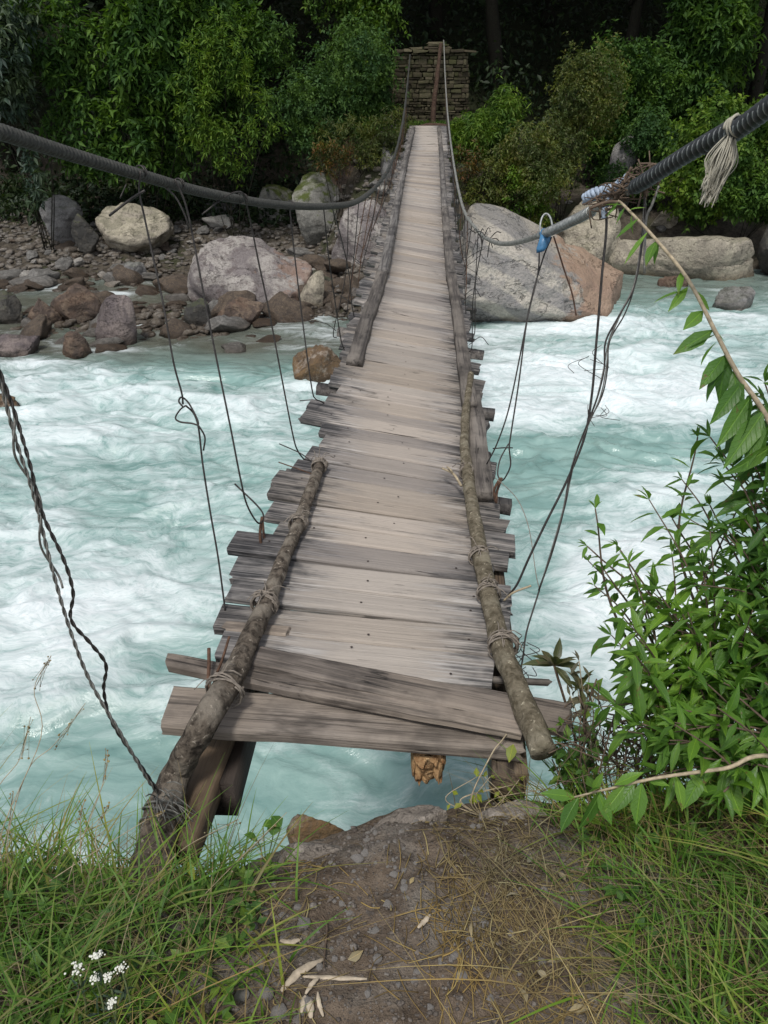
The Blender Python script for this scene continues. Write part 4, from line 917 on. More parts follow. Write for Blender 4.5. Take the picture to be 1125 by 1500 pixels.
# wire binding on log + frayed ends
mb = MB(); axl = P(262, 1130, 2.24)-P(225, 1250, 2.10); axl /= np.linalg.norm(axl); e1 = np.cross(axl, [0, 0, 1.]); e1 /= np.linalg.norm(e1); e2 = np.cross(e1, axl)
for k in range(7):
    c = P(244-k*1.5, 1176+k*8, 2.17); a = np.linspace(rng.uniform(0, 6), rng.uniform(8, 13), 40); r0 = .056+.004*rng.normal()
    tube(mb, c+e1*r0*np.cos(a)[:, None]+e2*r0*np.sin(a)[:, None]+axl*(.02*np.sin(a*.5+k))[:, None], .0034, 6)
for k in range(26):
    p0 = P(238+rng.normal(0, 9), 1168+rng.normal(0, 10), 2.09); d = np.array([rng.uniform(-.1, 1), -.3, rng.uniform(-.8, .5)]); d /= np.linalg.norm(d); L = rng.uniform(.03, .12)
    tube(mb, smooth_path([p0, p0+d*L*.5+[0, 0, .008], p0+d*L], 4), .0018, 4)
bp(mb.build('wire_binding', M['wirelight'], label='splayed wire strands binding the left kerb pole'))

# ---------------------------------------------------------------- far vegetation
G = dict(
    whorl=leaf_mat('whorl_leaves', [(.036, .078, .018), (.06, .125, .026), (.10, .18, .04)], .62, .3, .2),
    fine=leaf_mat('fine_leaves', [(.04, .085, .025), (.06, .12, .035), (.085, .15, .05)], .62, .3, .2),
    bright=leaf_mat('bright_leaves', [(.055, .11, .018), (.09, .17, .028), (.15, .22, .045)], .62, .3, .2),
    olive=leaf_mat('olive_leaves', [(.065, .09, .02), (.10, .13, .028), (.12, .11, .035)], .6, .3),
    pale=leaf_mat('pale_leaves', [(.045, .075, .045), (.07, .105, .07), (.035, .06, .04)], .5, .25),
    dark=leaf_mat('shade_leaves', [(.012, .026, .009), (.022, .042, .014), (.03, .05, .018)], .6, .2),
    red=leaf_mat('autumn_leaves', [(.05, .07, .02), (.07, .08, .02), (.16, .10, .02), (.15, .05, .02)], .6, .3))
M['trunk'] = bark_mat('trunk_bark', (.012, .011, .008), (.026, .023, .017), (.03, .034, .02), .3)
def rand_dirs(n):
    d = rng.normal(size=(n, 3)); return d/np.linalg.norm(d, axis=1)[:, None]
def shrub(bb, Yc, mat, label, n=900, ls=.13, lw=.18, whorl=7, depth=.8, ground=None, name='shrub', cat='shrub', lump=.35, droop=-.1, fill=.5):
    x0, y0, x1, y1 = bb; c = PY((x0+x1)/2, (y0+y1)/2, Yc); d = Yc*cP-(c[2]-CAMZ)*sP; s = d/FPX
    rad = np.array([(x1-x0)/2*s, (x1-x0)/2*s*depth, (y1-y0)/2*s*1.05])
    root = empty(name, (c[0], c[1], float(far_h(c[0], c[1]))-.05), label=label, cat=cat); base = np.array(root.location)
    nl = int(rng.integers(9, 15)); lc = rand_dirs(nl)*rng.uniform(.25, .95, (nl, 1)); lc[:, 1] = lc[:, 1]*.7-.15; lr = rng.uniform(.24, .5, nl)
    li = rng.choice(nl, n, p=lr**2/(lr**2).sum()); D = rand_dirs(n); D[:, 1] = np.where(D[:, 1] > .4, -D[:, 1], D[:, 1])
    rr = (1-.6*rng.random(n)**1.6*fill*2*.6)*(1+.5*fbm(D*2.6+lc[li]*5, int(abs(c[0]*7))+3, 3)); out_ = rng.random(n) < .06; rr = np.where(out_, rr*rng.uniform(1.1, 1.6, n), rr)
    tips = c+(lc[li]+D*lr[li][:, None]*rr[:, None]*1.1)*rad; tips[:, 2] = np.maximum(tips[:, 2], far_h(tips[:, 0], tips[:, 1])+.03)
    mb = MB(); k = whorl
    out = D*np.array([1, 1, .6])+np.array([0, 0, .35]); out /= np.linalg.norm(out, axis=1)[:, None]
    e1 = np.cross(out, [0, 0, 1.]+rng.normal(0, .2, (n, 3))); e1 /= np.linalg.norm(e1, axis=1)[:, None]; e2 = np.cross(out, e1)
    ph = rng.uniform(0, 6.28, (n, 1))+np.arange(k)[None]/k*6.283+rng.normal(0, .25, (n, k)); el = rng.uniform(-.1, .9, (n, k))
    dd = (np.cos(ph)[..., None]*e1[:, None]+np.sin(ph)[..., None]*e2[:, None])*np.cos(el)[..., None]+out[:, None]*np.sin(el)[..., None]
    dd[..., 2] += droop
    pos = tips[:, None]+dd*.01-out[:, None]*rng.uniform(0, ls*.9, (n, k, 1))
    sz = ls*rng.uniform(.6, 1.25, (n, k))
    leaves(mb, pos.reshape(-1, 3)-base, dd.reshape(-1, 3), sz.ravel(), lw, LEAF_LO, .5)
    mb.build('foliage', G[mat], root)
    st = MB()
    for i in rng.choice(n, min(n, 6), replace=False):
        tp = tips[i]; mid = base+(tp-base)*.5+rng.normal(0, .12, 3)*rad.max(); r0 = .007*max(1, rad.max()*.5)
        pth = smooth_path([base+rng.normal(0, .08, 3), mid, tp], 5)-base; tube(st, pth, np.linspace(r0*1.6, .004, len(pth)), 5)
    st.build('stem', M['trunk'], root)
    return root
V_ = lambda bb, Yc, mat, lb, n=900, ls=.13, *a, **k: shrub(bb, Yc, mat, lb, int(n*1.15), ls*.86, *a, **k)
V_((-60, -60, 85, 255), 20.6, 'pale', 'pale blue green drooping shrub at the far left above the bank', 700, .26, .16, 7, droop=-.6)
V_((70, -20, 330, 262), 21.6, 'whorl', 'large shrub with whorled glossy leaves behind the left cable', 1500, .27, .17, 8, .6)
V_((200, -60, 420, 200), 22.6, 'whorl', 'taller leafy shrub filling the top left of the forest', 1500, .20, .15, 8, .6)
V_((250, 60, 400, 240), 20.9, 'bright', 'yellow green shrub with narrow leaves between the large ones', 650, .17, .13, 7, .6)
V_((370, 20, 575, 235), 21.8, 'fine', 'dense blue green small leaved shrub left of the stone pier', 3000, .11, .24, 6, .7)
V_((455, -60, 605, 100), 23.6, 'bright', 'bright leafy branches hanging left above the stone pier', 1300, .15, .24, 7, .6)
V_((490, 85, 572, 205), 21.7, 'fine', 'small green shrub touching the left side of the pier', 1300, .10, .2, 7, .7)
V_((470, 160, 590, 250), 20.7, 'olive', 'olive weeds with reddish stalks over the brown boulder', 700, .12, .1, 7, .7)
V_((455, 190, 520, 245), 20.3, 'red', 'small reddish and yellow weeds left of the brown boulder', 160, .11, .12, 6, .7)
V_((655, 120, 760, 240), 21.0, 'bright', 'bright drooping bamboo like shrub right of the far deck', 1300, .17, .1, 7, .8, droop=-.35)
V_((745, 105, 905, 300), 20.9, 'olive', 'round olive brown bush above the banded slab boulder', 3600, .085, .22, 6, .8, lump=.2)
V_((690, 205, 850, 330), 20.0, 'olive', 'sprawling yellow green bush spilling over the bank right of the deck', 1900, .10, .2, 6, .7)
V_((660, 215, 715, 262), 19.9, 'red', 'small orange leaved plant beside the right edge of the far deck', 90, .13, .14, 6, .7)
V_((730, 250, 810, 340), 19.7, 'bright', 'light green seedlings below the sprawling bush', 420, .11, .24, 6, .6)
V_((850, 40, 1010, 260), 23.2, 'whorl', 'tall fine leaved shrub behind the weathered grey rock', 2300, .14, .2, 7, .7)
V_((930, -60, 1160, 170), 23.8, 'whorl', 'high shrub with broad whorled leaves at the top right', 1700, .26, .17, 8, .6)
V_((930, 140, 1180, 300), 21.4, 'bright', 'bright leafy shrub leaning over the cream rock shelf', 2300, .15, .26, 7, .6)
V_((1000, 240, 1190, 330), 20.7, 'whorl', 'low dark green shrub overhanging the right end of the shelf', 900, .16, .2, 7, .6)
V_((880, 180, 1000, 300), 22.0, 'fine', 'mid green shrub between the grey rock and the cream shelf', 1200, .12, .24, 6, .7)
# undergrowth covering the slope
def under():
    mb = MB(); n = 52000; x = rng.uniform(-20, 24, n); Y = rng.uniform(23, 36, n)
    keep = ~((abs(x-xcen(Y)-.1) < 1.5) & (Y < 24.5)); x, Y = x[keep], Y[keep]; n = len(x)
    z = far_h(x, Y)+rng.random(n)**1.5*(1.6+.9*n2(x*.5, Y*.5, 90))
    m = 9000; x2 = rng.uniform(-16, -1., m); Y2 = rng.uniform(22.3, 24.5, m); z2 = far_h(x2, Y2)+rng.random(m)**1.5*.55*(1+n2(x2, Y2, 91)); x = np.r_[x, x2]; Y = np.r_[Y, Y2]; z = np.r_[z, z2]; n = len(x); d = rand_dirs(n); d[:, 1] -= .6
    leaves(mb, np.stack([x, Y, z], 1), d, rng.uniform(.12, .26, n), .22, LEAF_LO, .8)
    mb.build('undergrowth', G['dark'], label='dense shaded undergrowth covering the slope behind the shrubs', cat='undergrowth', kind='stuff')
under()
def grassy():
    mb = MB(); n = 2600; x = rng.uniform(.0, 2.5, n); Y = rng.uniform(20.6, 23.4, n); z = far_h(x, Y)
    k = ~((Y > 22.15) & (abs(x-1.18) < 1.0)) & ~((Y < 21.35) & (abs(x-1.05) < .42)); x, Y, z = x[k], Y[k], z[k]; n = len(x)
    d = rand_dirs(n)*.6+[0, 0, 1]; leaves(mb, np.stack([x, Y, z], 1), d, rng.uniform(.06, .15, n), .08, LEAF_LO, .8)
    mb.build('far_grass', G['bright'], label='short mossy grass at the foot of the far stone pier', cat='grass', kind='stuff')
grassy()
# tall trees; their crowns, mostly out of view, are added to shade the forest
def tree(x, Y, h, r, label, mat='dark', n=900):
    z0 = float(far_h(x, Y)); root = empty('forest_tree', (x, Y, z0-.1), label=label, cat='tree', group='forest trees on the far bank')
    tr = MB(); top = np.array([rng.normal(0, .4), -r*.25, h]); pth = smooth_path([np.zeros(3), top*.5+rng.normal(0, .25, 3), top], 10); tube(tr, resample(pth, .15), np.linspace(.24, .07, len(resample(pth, .15))), 12, disp=barky(int(h*10), .12, 5))
    D = rand_dirs(n); rr = rng.random(n)**.4*(1+.3*fbm(D*2.2+x, 5, 3)); tips = top+D*np.array([r, r, r*.55])*rr[:, None]+[0, 0, r*.15]
    for i in range(14):
        tp = tips[i]; s = top*rng.uniform(.55, .95); pp = smooth_path([s, (s+tp)/2+rng.normal(0, .2, 3), tp], 5); tube(tr, pp, np.linspace(.06, .012, len(pp)), 6)
    tr.build('trunk', M['trunk'], root)
    mb = MB(); k = 9; pos = np.repeat(tips, k, 0)+rng.normal(0, .22, (n*k, 3)); dd = rand_dirs(n*k); dd[:, 2] -= .3
    leaves(mb, pos, dd, rng.uniform(.16, .32, n*k), .26, LEAF_LO, .8); mb.build('shade_crown', G[mat], root)
specs = [(-11, 25.5), (-7.2, 25.2), (-3.6, 26), (-.2, 26.6), (3.4, 26.2), (6.8, 25.6), (10.5, 25), (14.5, 26), (-15, 27), (1.6, 28.5), (-5.5, 29), (5.2, 29.5), (9.5, 29)]
desc = ['forest tree far left behind the pale drooping shrub', 'dark trunk behind the whorled glossy shrub', 'dark trunk behind the taller leafy shrub', 'shaded trunk left behind the stone pier', 'shaded trunk in the gap right behind the stone pier', 'dark trunk behind the tall fine leaved shrub', 'forest tree behind the high broad leaved shrub', 'forest tree beyond the right picture edge side', 'deep forest tree at the extreme left', 'deep forest trunk straight behind the stone pier', 'deep forest tree behind the left shrubs', 'deep forest tree right of the pier in the dark gap', 'deep forest tree high behind the right shrubs']
for (x, Y), dsc in zip(specs, desc): tree(x, Y, random.uniform(4.6, 5.6) if Y < 27 else random.uniform(4.5, 6), random.uniform(2.8, 3.4), dsc)

# ---------------------------------------------------------------- near plants
NG = dict(
    lance=leaf_mat('lance_leaves', [(.055, .13, .025), (.09, .20, .03), (.14, .27, .045), (.07, .155, .035)], .42, .35, .4, True),
    reddish=leaf_mat('olive_whorl_leaves', [(.08, .085, .03), (.10, .11, .035), (.13, .10, .05)], .45, .3, .5, True),
    drygr=leaf_mat('dry_grey_leaves', [(.14, .12, .08), (.20, .18, .12)], .8, .15, .2, True),
    grass=leaf_mat('grass_blades', [(.07, .15, .02), (.11, .22, .03), (.15, .27, .035), (.18, .29, .045), (.25, .28, .06), (.28, .22, .09)], .55, .35, .35),
    straw=leaf_mat('straw', [(.19, .13, .065), (.33, .24, .12), (.13, .09, .05), (.45, .36, .2)], .7, .15, .3),
    clover=leaf_mat('herb_leaves', [(.05, .12, .02), (.09, .18, .035), (.16, .24, .04)], .5, .35, .4, True),
    yellow=leaf_mat('yellow_leaf', [(.35, .40, .05), (.30, .30, .06)], .5, .4, .4, True),
    dead=leaf_mat('dead_leaf', [(.22, .17, .11), (.34, .28, .20), (.12, .09, .06)], .8, .1, .2, True))
def stemplant(mb_l, mb_s, pts, nl, size, wid, start=.2, r=(.006, .002), droop=.45, spread=1.2, tip=3, base=0, tmpl=LEAF_HI, opp=False, sizet=None):
    Q = smooth_path(pts, 8); tube(mb_s, Q-base, np.linspace(r[0], r[1], len(Q)), 7)
    T, N, Bv = frames(Q); t = start+(1-start)*np.linspace(0, 1, nl); idx = (t*(len(Q)-1)).astype(int)
    ph = np.arange(nl)*2.4+rng.uniform(0, 6); pos = Q[idx]; side = np.cos(ph)[:, None]*N[idx]+np.sin(ph)[:, None]*Bv[idx]
    D = T[idx]*rng.uniform(.25, .8, (nl, 1))+side*spread; D /= np.linalg.norm(D, axis=1)[:, None]; D[:, 2] -= droop*rng.uniform(.4, 1.3, nl)
    sz = size*rng.uniform(.6, 1.15, nl)
    if sizet is not None: sz = sz*np.interp(t, [0, 1], sizet)
    leaves(mb_l, pos-base, D, sz, wid*rng.uniform(.85, 1.15, nl), tmpl, .25, rng.uniform(.3, 1.6, nl))
    if tip:
        D = T[-1]+rng.normal(0, .35, (tip, 3)); leaves(mb_l, np.tile(Q[-1]-base, (tip, 1)), D, size*.5, wid*.8, tmpl, .5)
def plant(name, label, base, build, lm, smat, cat='shrub', group=None):
    root = empty(name, base, label=label, cat=cat, group=group); L, S_ = MB(), MB(); build(L, S_, np.array(base, float))
    L.build('foliage', NG[lm], root); S_.build('stem', M[smat], root); return root
def on(x, Y): return np.array([x, Y, float(near_h(x, Y))])
# arching branch from the right
bs = on(1.35, 1.45)
def b1(L, S_, b):
    pts = [b, P(1190, 760, 1.95), P(1128, 620, 1.97), P(1082, 550, 2.0), P(1050, 490, 2.02), P(1008, 410, 2.05), P(960, 350, 2.1), P(915, 302, 2.15), P(905, 294, 2.15)]
    Q = smooth_path(pts, 10); tube(S_, Q-b, np.linspace(.0085, .003, len(Q)), 8)
    lf = [(1120, 600, 1060, 690, .35), (1125, 610, 1150, 700, .35), (1100, 580, 1045, 670, .4), (1098, 570, 1100, 665, .4), (1088, 558, 1040, 625, .38), (1080, 548, 1130, 580, .2), (1075, 540, 1085, 625, .42), (1068, 530, 1020, 590, .4), (1062, 520, 1016, 580, .42), (1062, 518, 1055, 600, .42),
          (1050, 500, 1015, 540, .4), (1048, 490, 1000, 510, .25), (1045, 483, 980, 522, .36), (1040, 480, 1050, 495, .4), (1030, 455, 995, 488, .5), (1028, 452, 1058, 492, .4), (1018, 425, 1045, 462, .3), (1008, 420, 968, 470, .3), (1010, 425, 945, 438, .28), (985, 380, 1010, 412, .3),
          (965, 355, 955, 392, .35), (962, 352, 942, 390, .4), (950, 338, 905, 395, .25), (935, 320, 893, 355, .22), (920, 308, 950, 300, .2), (912, 300, 880, 298, .22), (905, 296, 885, 322, .22), (925, 315, 925, 350, .25), (915, 304, 900, 330, .2), (1110, 590, 1165, 640, .3), (1115, 600, 1090, 700, .35), (1128, 620, 1075, 720, .33), (1130, 640, 1120, 740, .33), (1135, 650, 1060, 705, .3), (1105, 585, 1060, 640, .36), (1000, 395, 990, 440, .3), (1040, 478, 1075, 510, .3)]
    for a, c, e, g, w in lf:
        d0 = np.interp(a, [905, 1125], [2.15, 1.97]); p0 = P(a, c, d0); p1 = P(e, g, d0-rng.uniform(-.01, .05)); D = p1-p0; s = np.linalg.norm(D)*rng.uniform(.7, .92)
        leaves(L, [p0-b], [D], s, w*.42*rng.uniform(.8, 1.1), LEAF_HI, .55, rng.uniform(.2, .8))
plant('arching_branch_shrub', 'long pale stemmed branch arching over from the right with hanging leaves', bs, b1, 'lance', 'stem')
# main shrub, several bushes
def bushb(tg, nl, size, wid, spread=1.1, sub=3, droop=.35):
    def f(L, S_, b):
        for (px, py, d) in tg:
            tip = P(px, py, d); mid = b+(tip-b)*.5+np.array([rng.normal(0, .06), rng.normal(0, .06), .05]); pts = [b+rng.normal(0, .02, 3), mid, tip]
            stemplant(L, S_, pts, nl, size, wid, .3, (.006, .002), droop, spread, 4, b)
            for k in range(sub):
                q = b+(tip-b)*rng.uniform(.4, .8); t2 = q+(tip-b)*.3+rng.normal(0, .09, 3); stemplant(L, S_, [q, (q+t2)/2+[0, 0, .02], t2], int(nl*.6), size*.85, wid, .1, (.003, .0015), droop, spread, 3, b)
    return f
plant('leafy_shrub', 'slender sprigs with narrow leaves reaching left beside the deck', on(.98, 1.60), bushb([(872, 745, 2.15), (905, 800, 2.2), (860, 800, 2.2), (885, 835, 2.15)], 15, .062, .14, .9, 1), 'lance', 'twig')
plant('leafy_shrub', 'upright stem with dark narrow leaves above the main shrub', on(1.12, 1.62), bushb([(1022, 640, 2.2), (1040, 740, 2.2), (985, 760, 2.2)], 17, .068, .15, 1.0, 1), 'lance', 'twig')
plant('leafy_shrub', 'dense green shrub on the bank edge right of the deck', on(1.0, 1.55), bushb([(960, 860, 2.1), (1000, 900, 2.05), (930, 930, 2.1), (1010, 980, 2.0), (960, 1000, 2.0), (1050, 870, 2.1), (985, 1060, 1.95), (925, 985, 2.0), (1030, 830, 2.1), (970, 950, 2.15), (1040, 940, 2.0), (940, 1060, 1.95)], 20, .105, .12, 1.1, 3), 'lance', 'twig')
plant('leafy_shrub', 'dense green shrub cut by the right picture edge', on(1.28, 1.5), bushb([(1090, 760, 2.05), (1130, 820, 2.0), (1080, 900, 2.0), (1120, 960, 1.95), (1060, 1000, 1.95), (1125, 1060, 1.9), (1150, 700, 2.05), (1095, 660, 2.05), (1120, 560, 2.0), (1060, 680, 2.1), (1090, 590, 2.1), (1040, 640, 2.15), (1060, 780, 2.1), (1100, 850, 2.05), (1075, 940, 2.0), (1140, 900, 1.9), (1090, 1010, 1.95)], 21, .108, .125, 1.1, 3), 'lance', 'twig')
plant('leafy_shrub', 'lower green shrub in front of the denser ones', on(1.12, 1.33), bushb([(1050, 1060, 1.85), (1110, 1120, 1.75), (980, 1090, 1.85), (1120, 1000, 1.85), (1030, 1110, 1.8), (1080, 1020, 1.85), (1000, 1040, 1.9), (1060, 1160, 1.75)], 15, .10, .125, 1.2, 2), 'lance', 'twig')
def b5(L, S_, b):
    Q = smooth_path([b, P(1160, 1112, 1.72), P(1060, 1126, 1.72), P(960, 1140, 1.76), P(890, 1156, 1.8), P(840, 1168, 1.83)], 8); tube(S_, Q-b, np.linspace(.006, .0022, len(Q)), 7)
    for a, c, e, g, w in [(1060, 1132, 1090, 1205, .42), (1062, 1130, 1050, 1180, .3), (945, 1142, 985, 1150, .35), (930, 1146, 895, 1195, .4), (940, 1145, 930, 1215, .42), (945, 1148, 970, 1200, .4), (915, 1150, 880, 1200, .4), (880, 1158, 850, 1225, .42), (875, 1160, 900, 1215, .36), (848, 1168, 815, 1222, .45), (842, 1168, 790, 1160, .35), (850, 1164, 845, 1130, .42), (868, 1158, 885, 1130, .35), (860, 1162, 880, 1150, .4), (1010, 1132, 1040, 1165, .35), (1120, 1118, 1150, 1160, .35), (1100, 1122, 1125, 1080, .3), (990, 1136, 1005, 1195, .35), (900, 1150, 945, 1128, .36), (1030, 1130, 1000, 1190, .4), (1080, 1125, 1060, 1160, .35)]:
        p0 = P(a, c, 1.78); p1 = P(e, g, 1.76); D = p1-p0; leaves(L, [p0-b], [D], np.linalg.norm(D)*.92, w*.48, LEAF_HI, .5, .6)
plant('trailing_branch', 'pale branch with hanging leaves trailing left over the grass', on(1.45, 1.2), b5, 'lance', 'stem')
# whorled plant by the pole end
def b6(L, S_, b):
    for (px, py, d, n, s) in ((812, 975, 2.4, 15, .085), (850, 1010, 2.35, 9, .07)):
        tip = P(px, py, d); Q = smooth_path([b, (b+tip)/2+[.03, 0, 0], tip], 6); tube(S_, Q-b, .004, 6)
        a = np.arange(n)*2.4; el = rng.uniform(-.2, 1.1, n); D = np.stack([np.cos(a)*np.cos(el), np.sin(a)*np.cos(el)*.7, np.sin(el)], 1)
        leaves(L, np.tile(tip-b, (n, 1)), D, rng.uniform(.7, 1.2, n)*s, .15, LEAF_HI, .2, 1.)
plant('whorled_plant', 'small olive plant with starry whorled leaves beside the right pole end', on(.62, 1.66), b6, 'reddish', 'twig', 'plant')
def b7(L, S_, b):
    for k in range(5):
        tip = P(860+rng.normal(0, 14), 1000+rng.normal(0, 16), 2.32); stemplant(L, S_, [b, (b+tip)/2+rng.normal(0, .02, 3), tip], 9, .07, .16, .5, (.003, .0015), 1.4, .6, 2, b)
plant('withered_plant', 'withered grey leaves drooping behind the right pole end', on(.72, 1.68), b7, 'drygr', 'stem', 'plant')
# twig thicket
def thicket():
    mb = MB(); L = MB(); b = on(.8, 1.62)
    for k in range(190):
        p = P(rng.uniform(820, 1010), rng.uniform(1030, 1150), rng.uniform(2.05, 2.35)); d = rng.normal(size=3)*[1, .5, 1]+[0, 0, .5]; d /= np.linalg.norm(d); Ls = rng.uniform(.05, .22)
        tube(mb, smooth_path([p-d*Ls/2, p+rng.normal(0, .015, 3), p+d*Ls/2], 3)-b, rng.uniform(.0008, .0025), 4)
        if k < 110: leaves(L, [p-b+d*Ls*.4], [rng.normal(size=3)], rng.uniform(.02, .045), .3, LEAF_MD, .6)
    for k in range(7):
        t0 = P(rng.uniform(830, 1000), rng.uniform(1040, 1090), 2.2); tube(mb, smooth_path([[0, 0, 0], (t0-b)*.5+rng.normal(0, .03, 3), t0-b], 5), .004, 5)
    r = empty('twig_thicket', b, label='thicket of thin bare twigs between the right pole end and the shrub', cat='bush'); mb.build('stem', M['twig'], r); L.build('foliage', NG['clover'], r)
thicket()
# low weeds under pole end
def b8(L, S_, b):
    for k in range(26):
        tip = P(rng.uniform(790, 880), rng.uniform(1075, 1140), rng.uniform(2.1, 2.3)); stemplant(L, S_, [b+rng.normal(0, .03, 3), (b+tip)/2+rng.normal(0, .02, 3), tip], 6, .04, .26, .3, (.002, .001), .3, 1., 2, b, LEAF_MD)
plant('bank_weed', 'low leafy weeds under the end of the right pole', on(.55, 1.60), b8, 'clover', 'gstem', 'weed')
def b9(L, S_, b):
    Q = smooth_path([b, P(690, 1170, 2.2), P(720, 1105, 2.2), P(735, 1085, 2.22), P(742, 1075, 2.22)], 6); tube(S_, Q-b, .0022, 5)
    leaves(L, [P(752, 1090, 2.18)-b], [P(745, 1113, 2.17)-P(752, 1088, 2.2)], .05, .3, LEAF_HI, .2)
    for k in range(7): stemplant(L, S_, [b, b+np.array([rng.normal(0, .06), .02, .05]), b+np.array([rng.uniform(-.05, .2), .05, rng.uniform(.02, .12)])], 3, .03, .3, .4, (.0016, .001), .3, 1, 1, b, LEAF_MD)
plant('climbing_weed', 'thin stem with one yellow green leaf in front of the first plank', on(.28, 1.50), b9, 'yellow', 'stem', 'weed')
def b10(L, S_, b):
    for (a, c) in ((385, 1210), (400, 1225), (378, 1232), (412, 1212)):
        p = P(a, c, 2.2); D = rng.normal(size=3)*[1, .4, .4]; leaves(L, [p-b], [D], .045, .42, LEAF_HI, .2); tube(S_, np.array([[0, 0, 0], p-b]), .0018, 4)
plant('dark_leaved_plant', 'few round dark green leaves on the bank edge below the deck', on(-.32, 1.36), b10, 'lance', 'gstem', 'plant')
# yellow leaf sprigs on left
def b11(L, S_, b):
    for (a, c, e, g, s) in ((212, 1330, 214, 1354, .42), (150, 1300, 170, 1340, .3), (290, 1330, 310, 1345, .35), (275, 1262, 285, 1288, .2), (330, 1320, 335, 1340, .5)):
        p = P(a, c, 1.9); q = P(e, g, 1.88); leaves(L, [p-b], [q-p], np.linalg.norm(q-p), s, LEAF_HI, .2); tube(S_, smooth_path([[0, 0, 0], (p-b)*.5+[0, 0, .05], p-b], 5), .0016, 4)
plant('yellow_leaf_plant', 'sprig with bright yellow green leaves in the left grass', on(-.5, 1.2), b11, 'yellow', 'gstem', 'plant')

# grass
def blades(mb, base, L, lean, w, seg=6, curve=1.):
    """base (n,3); L (n,), lean (n,3) unit lateral dirs * amount"""
    n = len(base); t = np.linspace(0, 1, seg+1)
    P_ = base[:, None]+L[:, None, None]*(np.array([0, 0, 1.])*(t-.36*curve*t**2.4*np.minimum(1.6, np.linalg.norm(lean, axis=1)[:, None]))[..., None]+lean[:, None]*(t**1.7)[None, :, None])
    side = np.cross(lean, [0, 0, 1.])+rng.normal(0, .25, (n, 3)); side /= np.linalg.norm(side, axis=1)[:, None]+1e-9
    ww = w[:, None]*(1-t[None]**2.2)*.5+.0002; A = P_+side[:, None]*ww[..., None]; Bq = P_-side[:, None]*ww[..., None]
    V = np.stack([A, Bq], 2).reshape(-1, 3); k = 2*(seg+1); i, j = np.meshgrid(np.arange(n), np.arange(seg), indexing='ij'); q = i*k+2*j
    mb.add(V, np.stack([q, q+1, q+3, q+2], -1).reshape(-1, 4))
def grassfield(name, label, n, xr, yr, dens, Lr, lean_bias, mat='grass', w=(.002, .006), leanamt=.85):
    mb = MB(); x = rng.uniform(*xr, n*4); Y = rng.uniform(*yr, n*4); k = rng.random(n*4) < dens(x, Y); x, Y = x[k][:n], Y[k][:n]; n = len(x)
    Y = np.minimum(Y, edgeY(x)+.03); z = near_h(x, Y)
    ln = rng.normal(0, leanamt, (n, 3))+np.array(lean_bias); ln[:, 2] = 0
    L = rng.uniform(*Lr, n)*(.6+.6*(n2(x*4, Y*4, 55)+.5)); blades(mb, np.stack([x, Y, z-.01], 1), L, ln, rng.uniform(*w, n))
    return mb.build(name, NG[mat], label=label, cat='grass', kind='stuff')
dl = lambda x, Y: np.clip(sm(-.12, -.62, x+.10*n2(Y*5, x*5, 4)), 0, 1)
dr = lambda x, Y: np.clip(sm(.33, .65, x+.10*n2(Y*5, x*5, 6))*1.0, 0, 1)
grassfield('grass', 'long green grass on the left side of the near bank', 6500, (-2.2, -.1), (.2, 1.42), dl, (.07, .24), (.12, .05, 0), w=(.0025, .0075))
grassfield('grass', 'green grass on the right side of the near bank', 7000, (.3, 2.2), (.2, 1.62), dr, (.07, .25), (-.15, .05, 0))
grassfield('dry_grass', 'dry straw coloured grass mixed into the left grass', 1700, (-1.8, -.05), (.4, 1.4), dl, (.07, .24), (.2, .1, 0), 'straw', (.001, .003), .9)
grassfield('dry_grass', 'dry straw coloured grass in the right grass beside the path', 2600, (.18, 1.7), (.4, 1.55), lambda x, Y: np.clip(sm(.15, .55, x+.1*n2(x*6, Y*6, 9)), 0, 1), (.06, .20), (-.3, 0, 0), 'straw', (.001, .003), 1.1)
def tufts(cs, label, nb=26, mat='grass', Lr=(.09, .24), w=(.003, .007), sp=.03, lean=.5, bias=(0, 0, 0), name='grass_tuft'):
    for (x, Y), lb in zip(cs, label):
        c = on(x, Y); n = nb; b = c*0+np.stack([rng.normal(0, sp, n), rng.normal(0, sp, n), np.zeros(n)-.01], 1); ln = rng.normal(0, lean, (n, 3))+bias; ln[:, 2] = 0
        mb = MB(); blades(mb, b, rng.uniform(*Lr, n), ln, rng.uniform(*w, n), 8); mb.build(name, NG[mat], loc=c, label=lb, cat='grass tuft', group='grass tufts on the near bank')
tufts([(-.9, 1.33), (-.72, 1.1), (-1.05, 1.0), (-.55, 1.34), (-.66, .85), (-.42, 1.28), (.72, 1.2), (.95, 1.0), (.8, .82), (1.1, 1.3), (.6, .9), (.92, .75)],
      ['tall grass tuft overhanging the left bank edge', 'arching broad bladed tuft in the middle of the left grass', 'tall grass tuft at the left picture edge', 'wispy tuft beside the foot of the left log', 'broad bladed tuft low in the left corner', 'small tuft right of the left log foot', 'tall tuft under the trailing branch on the right', 'broad bladed tuft in the right grass', 'arching tuft near the lower right corner', 'tall tuft under the dense shrub on the right', 'small tuft beside the right edge of the path', 'bright tuft in the lower right corner'], 34)
